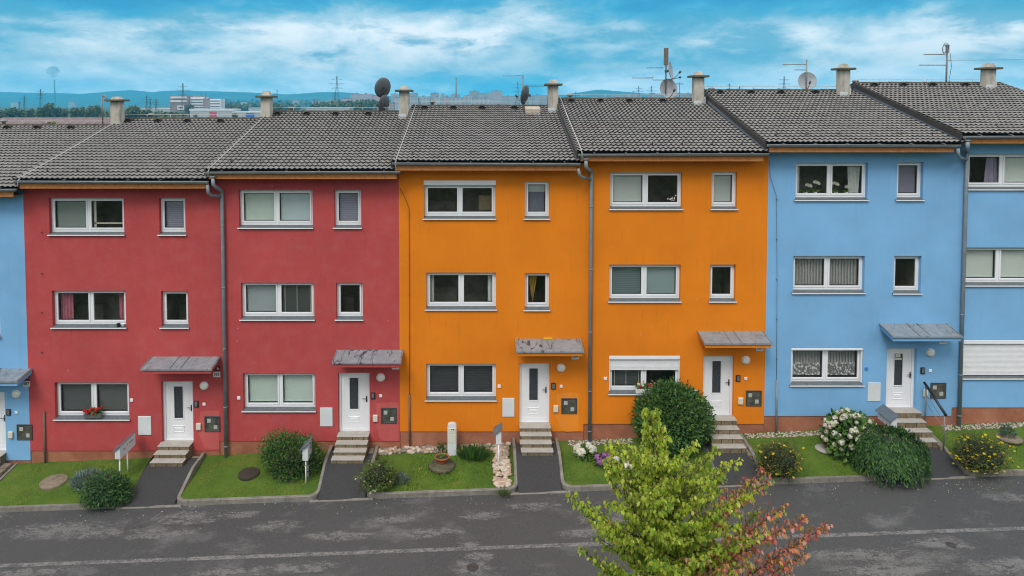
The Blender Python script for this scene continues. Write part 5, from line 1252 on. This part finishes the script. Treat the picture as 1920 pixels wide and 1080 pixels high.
tl=[(3,207,9,'olive tree at the very left edge beyond the houses'),(22,202,12,'broad tree second from the left edge beyond the roofs'),(40,206,10,'low tree between the two left pylons'),(58,205,9,'round tree left of the tall pylon'),(76,203,9,'tree under the tall left pylon'),(94,189,11,'tallest dark tree of the left tree belt'),(109,199,8,'tree right of the tallest dark tree'),(121,199,7,'slim tree in the middle of the left belt'),(136,196,9,'round tree in the left belt above the brown roof'),(151,197,9,'tree above the right end of the brown roof'),(168,197,10,'broad tree left of the bent pipe mast'),(183,197,8,'tree just left of the leftmost chimney'),(238,201,13,'dark tree right of the leftmost chimney'),(254,199,14,'wide dark tree right of the leftmost chimney'),(272,207,14,'low tree left of the paired pylons')]
for k,(px,y,w,lab) in enumerate(tl): far_tree(px,y,w,560+10*(k%4),lab,n=520)
for px,y,w,D,lab in ((355,194,8,790,'tree in front of the white office block'),(521,195.5,9,700,'round dark tree right of the second chimney'),(436,195,9,830,'tree behind the white shed with the blue door'),(448,197,7,840,'small tree right of the white office block'),(366,212,4,600,'small tree before the white shed'),(440,212,6,600,'low bushy tree between the two sheds'),(676,191,9,760,'tree left of the two dark dishes'),(657,194,8,770,'low tree at the end of the long white roof')): far_tree(px,y,w,D,lab)
# woods too dense to tell apart
def woods(lab,a,b,ya,yb_,D,n):
    P=[];Y=CAMY+D
    for k in range(n):
        px=rnd.uniform(a,b); t=(px-a)/(b-a); yt=lerp(ya,yb_,t)+3*mnoise.noise(Vector((px*.08,D,0))); z=UZ(px,yt,Y); P.append((UX(px,200,Y),Y+rnd.uniform(-30,30),lerp(-4,z,rnd.random()**.5)))
    props(leaf_mesh('distant_woods',P,unit(n),unit(n),D*.0042*NR.uniform(.6,1.3,n),TL,NR.choice(3,n),None,(0,0,0),'oval',.9),lab,'woods',None,'stuff')
woods('dark belt of woods behind the white roofed long hall',590,706,195,190,1050,1600); woods('hazy belt of woods between the office block and the second chimney',412,560,199,197,1500,1500); woods('low scrub behind the leftmost roofs',-60,330,214,212,680,2200); woods('far tree line on the plain',330,1200,191,189,2600,2400)

def facade_mat(name,col,win,fx=3.0,fz=2.9,wx=.55,wz=.5):
    N=NT(name); p=N.pos(); s=N.n('SeparateXYZ'); N.l(p,s.inputs[0])
    a=N.math('FRACT',N.math('DIVIDE',N.math('ADD',s.outputs[0],N.math('MULTIPLY',s.outputs[1],1)),fx)); b=N.math('FRACT',N.math('DIVIDE',s.outputs[2],fz))
    k=N.math('MULTIPLY',N.math('LESS_THAN',a,wx),N.math('LESS_THAN',b,wz)); f=N.noise(p,.05,3); N.bsdf(N.mix(k,N.ramp(f,[(.3,sc(col,.85)),(.7,sc(col,1.1))]),win),.8,.3); return N.m
FM={'white':facade_mat('white_panel_facade',(.50,.50,.50),(.09,.10,.12)),'grey':facade_mat('grey_panel_facade',(.40,.40,.42),(.10,.11,.13)),'pink':facade_mat('pink_panel_facade',(.56,.38,.36),(.12,.11,.13)),'mauve':facade_mat('mauve_panel_facade',(.36,.29,.32),(.40,.40,.42)),'beige':facade_mat('beige_panel_facade',(.42,.36,.31),(.10,.10,.12))}
RF_=simple('flat_roof',(.20,.20,.21),.9,.2,.1)
def block(px0,px1,yt,D,col,lab,dep=14,base=-4,pent=True,name='apartment_block',group='far apartment blocks'):
    Y=CAMY+D; x0,x1=UX(px0,yt,Y),UX(px1,yt,Y); z=UZ((px0+px1)/2,yt,Y); t=thing(name,lab,'building',((x0+x1)/2,Y,base),group); off=t.location
    m=MB(); m.box((x0,Y,base-.5),(x1,Y+dep,z-.6)); m.build('wall',FM.get(col,col),t,off)
    m=MB(); m.box((x0-.3,Y-.3,z-.6),(x1+.3,Y+dep+.3,z)); m.build('roof',RF_,t,off)
    if pent and x1-x0>10:
        for k in range(max(1,int((x1-x0)/22))):
            xx=lerp(x0,x1,(k+.5+rnd.uniform(-.15,.15))/max(1,int((x1-x0)/22))); m=MB(); m.box((xx-2.2,Y+4,z),(xx+2.2,Y+9,z+2.4)); m.build('stair_head',FM['grey'] if False else RF_,t,off)
    return t,(x0,x1,z,Y)
BLK=[(640,657,184.5,1700,'pink','low pink block at the left end of the far town'),(657,698,176,1750,'mauve','long mauve block with pale bands left of the dark dishes'),(698,716,179,1800,'pink','pink block just left of the dark dishes'),(733,746,176,1850,'grey','grey tower block right of the dark dishes'),(737,748,183,1500,'white','white block beside the third chimney'),(702,712,192,1100,'beige','small beige block behind the lower dark dish'),(728,738,192,1120,'beige','small beige block right of the lower dark dish'),(764,783,174.5,2000,'grey','grey tower block right of the third chimney'),(766,784,182,1550,'white','white block with dark windows right of the third chimney'),(785,806,181,1560,'white','second white block right of the third chimney'),(807,823,174.5,2000,'grey','square grey tower block left of the tall smokestack'),(806,826,182,1570,'white','white block below the square grey tower block'),(826,833,176,2050,'grey','slim grey block left of the tall smokestack'),(833,842,181,1650,'pink','small pink block left of the tall smokestack'),(845,862,177,1900,'grey','grey block at the foot of the tall smokestack'),(842,868,182.5,1560,'white','white low block at the foot of the tall smokestack'),(869,884,179.5,1600,'white','plain white gable block right of the smokestack'),(880,898,170.5,2000,'grey','tall grey block right of the smokestack'),(884,921,184,1580,'white','long low white block with a row of small windows'),(898,924,174.5,2050,'grey','stepped grey block left of the tallest tower'),(921,942,170,1900,'mauve','tallest tower block of the far town'),(942,984,180,1800,'grey','wide grey block left of the lone dark dish'),(997,1026,178,1850,'grey','grey block between lone dark dish and fourth chimney'),(985,998,181,1700,'grey','low grey block behind the lone dark dish'),(1147,1203,177.5,1900,'grey','long low grey block in front of the far hill'),(1217,1239,175.5,1950,'grey','grey block left of the box mast'),(1262,1300,175,1950,'grey','grey block right of the box mast'),(1105,1146,181,2300,'grey','very low grey block below the far hill')]
BLK+=[(548,560,187,2500,'grey','small hazy grey block right of the slim smokestacks'),(566,574,189,2600,'white','tiny white block on the plain under the hills'),(584,600,188.5,2500,'grey','low hazy block left of the tall pylon'),(606,616,189,2700,'mauve','tiny mauve block left of the tall pylon'),(470,482,190,2600,'grey','tiny grey block left of the second chimney'),(451,462,191,2500,'white','tiny white block right of the white office block'),(20,34,192,3000,'white','tiny white block far beyond the left tree belt'),(128,140,190,3000,'grey','tiny grey block far beyond the left tree belt'),(618,630,186.5,2300,'pink','small pink block beside the tall pylon')]
for px0,px1,yt,D,col,lab in BLK: block(px0,px1,yt,D,col,lab)
# office block and sheds beyond the red houses
WH=simple('white_panels',(.68,.67,.68),.7,.1,.2); PUR=simple('grey_brown_panels',(.24,.19,.19),.8,.2,.2); BAND=simple('window_band',(.11,.12,.15),.4,.2,.2)
Y=CAMY+800; t=thing('office_building','white and grey brown office block beyond the red houses','building',(UX(365,205,Y),Y,-4),'buildings beyond the red houses'); off=t.location
def pb(name,mat,px0,px1,y0,y1,dy=0,dep=16): a,b=U(px0,y1,Y),U(px1,y0,Y); q=MB(); q.box((a.x,Y+dy,a.z),(b.x,Y+dep,b.z)); return q.build(name,mat,t,off)
w=pb('wall',PUR,319,354,179,222); pb('panel',WH,320,350,181,184.5,-.4,2); pb('panel',WH,320,350,188,191,-.4,2); pb('panel',WH,333,345,198,206,-.6,2); pb('window_band',BAND,325,349,185,187.4,-.3,1); pb('window_band',BAND,335,343,200,203,-.9,1)
pb('wall',WH,354,381,181.5,222,3); [pb('window_band',BAND,356,379,y,y+1.8,2.6,4) for y in (186,191,196,200.5)]; pb('stair_tower',PUR,381,391.5,184.5,222,1); pb('wall',WH,391.5,412,185.5,222,2); [pb('window_band',BAND,393,411,y,y+1.8,1.6,4) for y in (188.5,193.5,198.5,203)]; pb('penthouse',PUR,358,376,179.6,181.4,5,12); pb('mast',M['steel'],372.5,373.3,174.5,181,6,7); pb('mast',M['steel'],380.6,381.4,175,185,6,7)
def shed(lab,px0,px1,yt,yb_,D,door=None,dcol=None,dep=24):
    Y=CAMY+D; a,b=U(px0,yb_,Y),U(px1,yt,Y); t=thing('warehouse',lab,'building',((a.x+b.x)/2,Y,a.z),'buildings beyond the red houses'); off=t.location
    h=b.z-a.z; m=MB(); m.box((a.x,Y,a.z-3),(b.x,Y+dep,b.z-h*.25)); m.build('wall',simple('pale_cladding',(.40,.41,.43),.6,.08,.3),t,off)
    m=MB(); m.box((a.x-.4,Y-.4,b.z-h*.25),(b.x+.4,Y+dep+.4,b.z)); m.build('roof',simple('white_roof_edge',(.62,.64,.66),.6,.06,.3),t,off)
    if door: p,q=U(door[0],yb_,Y),U(door[1],lerp(yt,yb_,.36),Y); m=MB(); m.box((p.x,Y-.3,p.z-2),(q.x,Y-.02,q.z)); m.build('door',dcol,t,off)
RED=simple('red_door',(.50,.07,.09),.6,.1,.3); BLU=simple('blue_door',(.02,.14,.50),.6,.1,.3)
shed('long white shed with a red door beyond the red houses',356,437,204,219,770,(393,406),RED); shed('white shed with a blue door left of the second chimney',437,489,209,218,760,(461,477),BLU); shed('low white shed far left of the office block',296,319,203,208,900); shed('long white roofed hall right of the second chimney',574,655,201.5,208,720); shed('small pale hall behind the second chimney',466,495,202,206,1000); shed('flat white hall at the left behind the pylons',264,322,202.5,206,1100)
# low brown roofed building just behind the leftmost houses
D=75; Y=CAMY+D; a,b=U(-40,236,Y),U(203,221.5,Y); t=thing('brown_roofed_house','low building with a long mauve brown roof just behind the leftmost roofs','building',((a.x+b.x)/2,Y,hland(a.x,Y))); off=t.location
m=MB(); m.box((a.x+.4,Y+.5,hland(a.x,Y)-1),(b.x-.4,Y+7,a.z-.1)); m.build('wall',simple('old_render',(.35,.30,.26),.9),t,off); m=MB(); m.prism([(Y,a.z-.15),(Y+3.8,b.z),(Y+7.6,a.z-.15)],'x',a.x,b.x); m.build('roof',simple('mauve_brown_roof',(.16,.115,.12),.85,.3,2),t,off)
far_tree(98,219.5,27,70,'bright yellow green tree top in front of the brown roof',[TG,TL[2]],900,hland(-45,50))
far_tree(152,213,10,73,'thin grey green tree beside the brown roof',[TL[2],TL[1]],300,hland(-45,50))
# smokestacks
def stack(lab,px,yt,w,D,mat,base=-4,plume=False,name='smokestack'):
    Y=CAMY+D; p=U(px,yt,Y); r=w*D/F/2; t=thing(name,lab,'chimney',(p.x,Y,base),'smokestacks on the horizon'); h=p.z-base
    m=MB(); m.tube([(0,0,0),(0,0,h*.5),(0,0,h)],[r*1.2,r*1.05,r*.9],12); m.build('shaft',mat,t); m=MB(); m.tube([(0,0,h*.965),(0,0,h*.985)],r*1.06,12); m.build('band',RF_,t)
    return p,r
CON=simple('stack_concrete',(.22,.21,.21),.9,.1,.02); BLUC=simple('stack_blue_grey',(.09,.11,.13),.9,.1,.02)
stack('tall grey smokestack rising above the far town',855.5,145.5,3.3,1700,CON); stack('slim smokestack right of the second chimney',519.5,168,1.7,2900,BLUC); stack('shorter smokestack beside the slim one',515.5,174,1.6,2900,BLUC)
p,r=stack('power station smokestack with a plume at the far left',102,149,2.2,5000,BLUC)
m=MB()
for k in range(16):
    t_=k/15; sx=lerp(4,46,t_**.8); m.blob((p.x+rnd.gauss(-10*t_,sx*.35),p.y+rnd.gauss(0,sx*.3),p.z+6+t_*62),sx*rnd.uniform(.55,.85),k,.5,2,(1,1,.8))
def plume():
    N=NT('smoke_plume'); v=N.n('VolumePrincipled'); v.inputs['Color'].default_value=(.30,.42,.5,1); v.inputs['Density'].default_value=.02; N.l(v.outputs[0],N.out.inputs['Volume']); return N.m
o=m.build('smoke',plume()); props(o,'grey smoke plume above the far left smokestack','smoke',None,'stuff')
# lattice pylons and cranes
PYM=simple('pylon_steel',(.055,.065,.07),.7,.2,.1)
def pylon(lab,px,yt,D,base=-4,w=1.0):
    Y=CAMY+D; p=U(px,yt,Y); h=p.z-base; t=thing('pylon',lab,'pylon',(p.x,Y,base),'power pylons on the plain'); k_=D/900*.16*w; b=h*.085
    m=MB(); n=7; 
    def half(z): return lerp(b,h*.012,min(1,(z/h)*1.25)**.85)
    zs=[h*k/n for k in range(n+1)]
    for sx in (-1,1):
        for sy in (-1,1): m.tube([(sx*half(z),sy*half(z),z) for z in zs],k_,4)
    for z0,z1 in zip(zs,zs[1:]):
        for s in (-1,1):
            m.tube([(s*half(z0),-half(z0),z0),(-s*half(z1),-half(z1),z1)],k_*.6,3); m.tube([(-half(z0),s*half(z0),z0),(-half(z1),-s*half(z1),z1)],k_*.5,3)
    m.build('lattice_tower',PYM,t)
    for f,a in ((.66,.17),(.78,.22),(.90,.15)):
        m=MB(); z=h*f; m.tube([(-h*a,0,z),(0,0,z+h*.018),(h*a,0,z)],k_*.8,4); m.tube([(-h*a,0,z),(0,0,z-h*.02),(h*a,0,z)],k_*.6,4); m.build('crossarm',PYM,t)
for a in [('tall pylon second from left above the tree belt',76,167,900),('lower pylon at far left above the tree belt',45.5,179,1000),('small pylon at far left among the tree tops',36,190,1250),('wide pylon left of the office block',275,178.5,900),('slim pylon beside the wide one left of the office block',281.5,184,1000),('dark slim pylon nearest the office block on its left',292.5,184.5,860),('pylon standing before the office block',343,156,780),('tall pylon left of the two dark dishes',631.5,142,1250),('small pylon just left of the tall one near the dark dishes',627.5,173,1900),('pylon between woods and second chimney',432.5,187,1300),('pylon left of the lone dark dish',970.5,152.5,1500),('pylon left of the box mast',1197.5,161.5,1900),('second pylon left of the box mast',1221.5,160.5,1900),('small pylon above the long low grey block',1187,170.5,2400),('slim pylon left of the pale dish',1470.5,143,1400),('tiny pylon right of the fifth chimney',1367.5,156.5,1700),('tiny pylon second right of the fifth chimney',1387,161,2000),('small pylon right of the fourth chimney',1079,172,2200),('pylon right of the slim smokestacks',590,186,1500)]: pylon(*a)
def crane(lab,px,yt,xl_,xr_,D):
    Y=CAMY+D; p=U(px,yt,Y); base=-4; h=p.z-base; t=thing('tower_crane',lab,'crane',(p.x,Y,base),'tower cranes'); k=D/1500*.35
    m=MB(); m.box((-k*1.6,-k*1.6,0),(k*1.6,k*1.6,h)); m.build('mast',PYM,t); a,b=UX(xl_,yt,Y)-p.x,UX(xr_,yt,Y)-p.x; z=h-4.5*D/1500
    m=MB(); n=14
    for k2 in range(n):
        u0,u1=lerp(a,b,k2/n),lerp(a,b,(k2+1)/n); m.tube([(u0,0,z),(u1,0,z+1.1)],k*.6,3); m.tube([(u0,0,z+1.1),(u1,0,z)],k*.6,3)
    m.tube([(a,0,z),(b,0,z)],k,4); m.tube([(a,0,z+1.1),(b,0,z+1.1)],k*.8,4); m.build('jib',PYM,t)
    m=MB(); m.tube([(a*.7,0,z+1.1),(0,0,h+2),(b*.7,0,z+1.1)],k*.5,3); m.build('tie',PYM,t)
crane('tower crane behind the fourth chimney',1026,158,990,1030,1500); crane('tower crane right of the box mast',1274.5,154,1262,1282,1500)

# ------------------------------------------------------------------ air
def hazebox():
    m=MB(); m.box((-6450,-75,-8),(6450,7260,262)); N=NT('haze'); v=N.n('VolumePrincipled'); v.inputs['Color'].default_value=(.10,.60,.95,1); v.inputs['Density'].default_value=HAZE; v.inputs['Anisotropy'].default_value=0.0; N.l(v.outputs[0],N.out.inputs['Volume'])
    o=m.build('haze',N.m); o['kind']='stuff'; props(o,'pale blue haze filling the air','haze')
HAZE=1.9e-4
hazebox()

# ------------------------------------------------------------------ sky and sun
w=bpy.data.worlds.new('World'); S.world=w; w.use_nodes=True; t=w.node_tree; t.nodes.clear()
N=NT.__new__(NT); N.t=t; N.m=None
out=N.n('OutputWorld'); bg=N.n('Background'); t.links.new(bg.outputs[0],out.inputs[0])
SUN_E,SUN_A=R(52),R(205)     # direction towards the sun: elevation, compass angle clockwise from +Y
sky=N.n('TexSky'); sky.sky_type='NISHITA'; sky.sun_disc=False; sky.sun_elevation=SUN_E; sky.sun_rotation=SUN_A
tc=N.n('TexCoord'); g=tc.outputs['Generated']; s=N.n('SeparateXYZ'); N.l(g,s.inputs[0]); z=s.outputs[2]
c1=N.noise(N.mapv(g,(5.5,5.5,15),(3.1,.4,1.2)),1.15,8,.60,.35); c2=N.noise(N.mapv(g,(14,14,34),(7.3,2.2,.6)),1.1,6,.62,.3); c3=N.noise(N.mapv(g,(2.6,2.6,11),(1.9,5.5,.1)),1.0,3,.5,.3)
cl_=N.math('ADD',N.math('ADD',N.math('MULTIPLY',c1,.58),N.math('MULTIPLY',c2,.20)),N.math('MULTIPLY',c3,.45))
bias=N.ramp(z,[(0.0,.70),(.016,.67),(.035,.655),(.058,.655),(.08,.745),(.104,.71),(.120,.49),(.142,.32),(.2,.40),(.32,.55),(.6,.62)])
k=N.math('ADD',N.math('MULTIPLY',N.math('SUBTRACT',cl_,.615),1.9),bias)
col=N.ramp(k,[(.24,(.003,.27,.52)),(.37,(.03,.36,.60)),(.46,(.12,.42,.60)),(.55,(.32,.57,.71)),(.65,(.50,.69,.79)),(.74,(.74,.87,.93)),(.86,(1.02,1.04,1.04))])
c4=N.noise(N.mapv(g,(7,7,22),(2.7,8.1,3.3)),1.0,7,.6,.25)
pk=N.math('MULTIPLY',N.ramp(c4,[(.515,0),(.635,.8)]),N.ramp(z,[(.03,0),(.06,1),(.115,1),(.14,0)])); col=N.mix(pk,col,(.055,.34,.52))
up=N.ramp(z,[(.16,0),(.30,1)])
over=N.mix(N.ramp(k,[(.3,0),(.7,1)]),(.80,.86,.92),(1.15,1.13,1.10))
hb=N.ramp(z,[(0.0,1.0),(.055,.50)]); col=N.mix(1.0,col,N.mix(1.0,hb,(1.8,1.8,1.8),'MULTIPLY'),'MULTIPLY'); cloud=N.mix(up,col,over)
nk=N.mix(1.0,sky.outputs[0],(.10,.10,.10),'MULTIPLY')
fin=N.mix(.90,nk,cloud)
N.l(fin,bg.inputs[0]); bg.inputs[1].default_value=1.0
L_=bpy.data.lights.new('sun','SUN'); L_.energy=1.5; L_.angle=R(22); L_.color=(1,.96,.90); so=bpy.data.objects.new('sun',L_); COL.objects.link(so)
dv=Vector((math.sin(SUN_A)*math.cos(SUN_E),math.cos(SUN_A)*math.cos(SUN_E),math.sin(SUN_E))); so.rotation_euler=dv.to_track_quat('Z','Y').to_euler(); so.location=dv*40
cd=bpy.data.cameras.new('camera'); cam=bpy.data.objects.new('camera',cd); COL.objects.link(cam); S.camera=cam
cam.location=(0,CAMY,CAMZ); cam.rotation_euler=(PI/2-PITCH,0,0); cd.sensor_width=36; cd.lens=F*36/1920; cd.shift_x=(960-PX)/1920; cd.shift_y=-(540-PY)/1920; cd.clip_start=.1; cd.clip_end=20000
S.view_settings.view_transform='Standard'; S.view_settings.look='None'; S.view_settings.gamma=1; S.view_settings.exposure=0.34; S.view_settings.use_curve_mapping=False
S.render.engine='CYCLES'; cy=S.cycles; cy.use_denoising=True; cy.filter_width=1.1; cy.max_bounces=8; cy.diffuse_bounces=3; cy.glossy_bounces=3; cy.transparent_max_bounces=12; cy.transmission_bounces=3; cy.volume_bounces=1; cy.sample_clamp_indirect=6; cy.caustics_reflective=False; cy.caustics_refractive=False
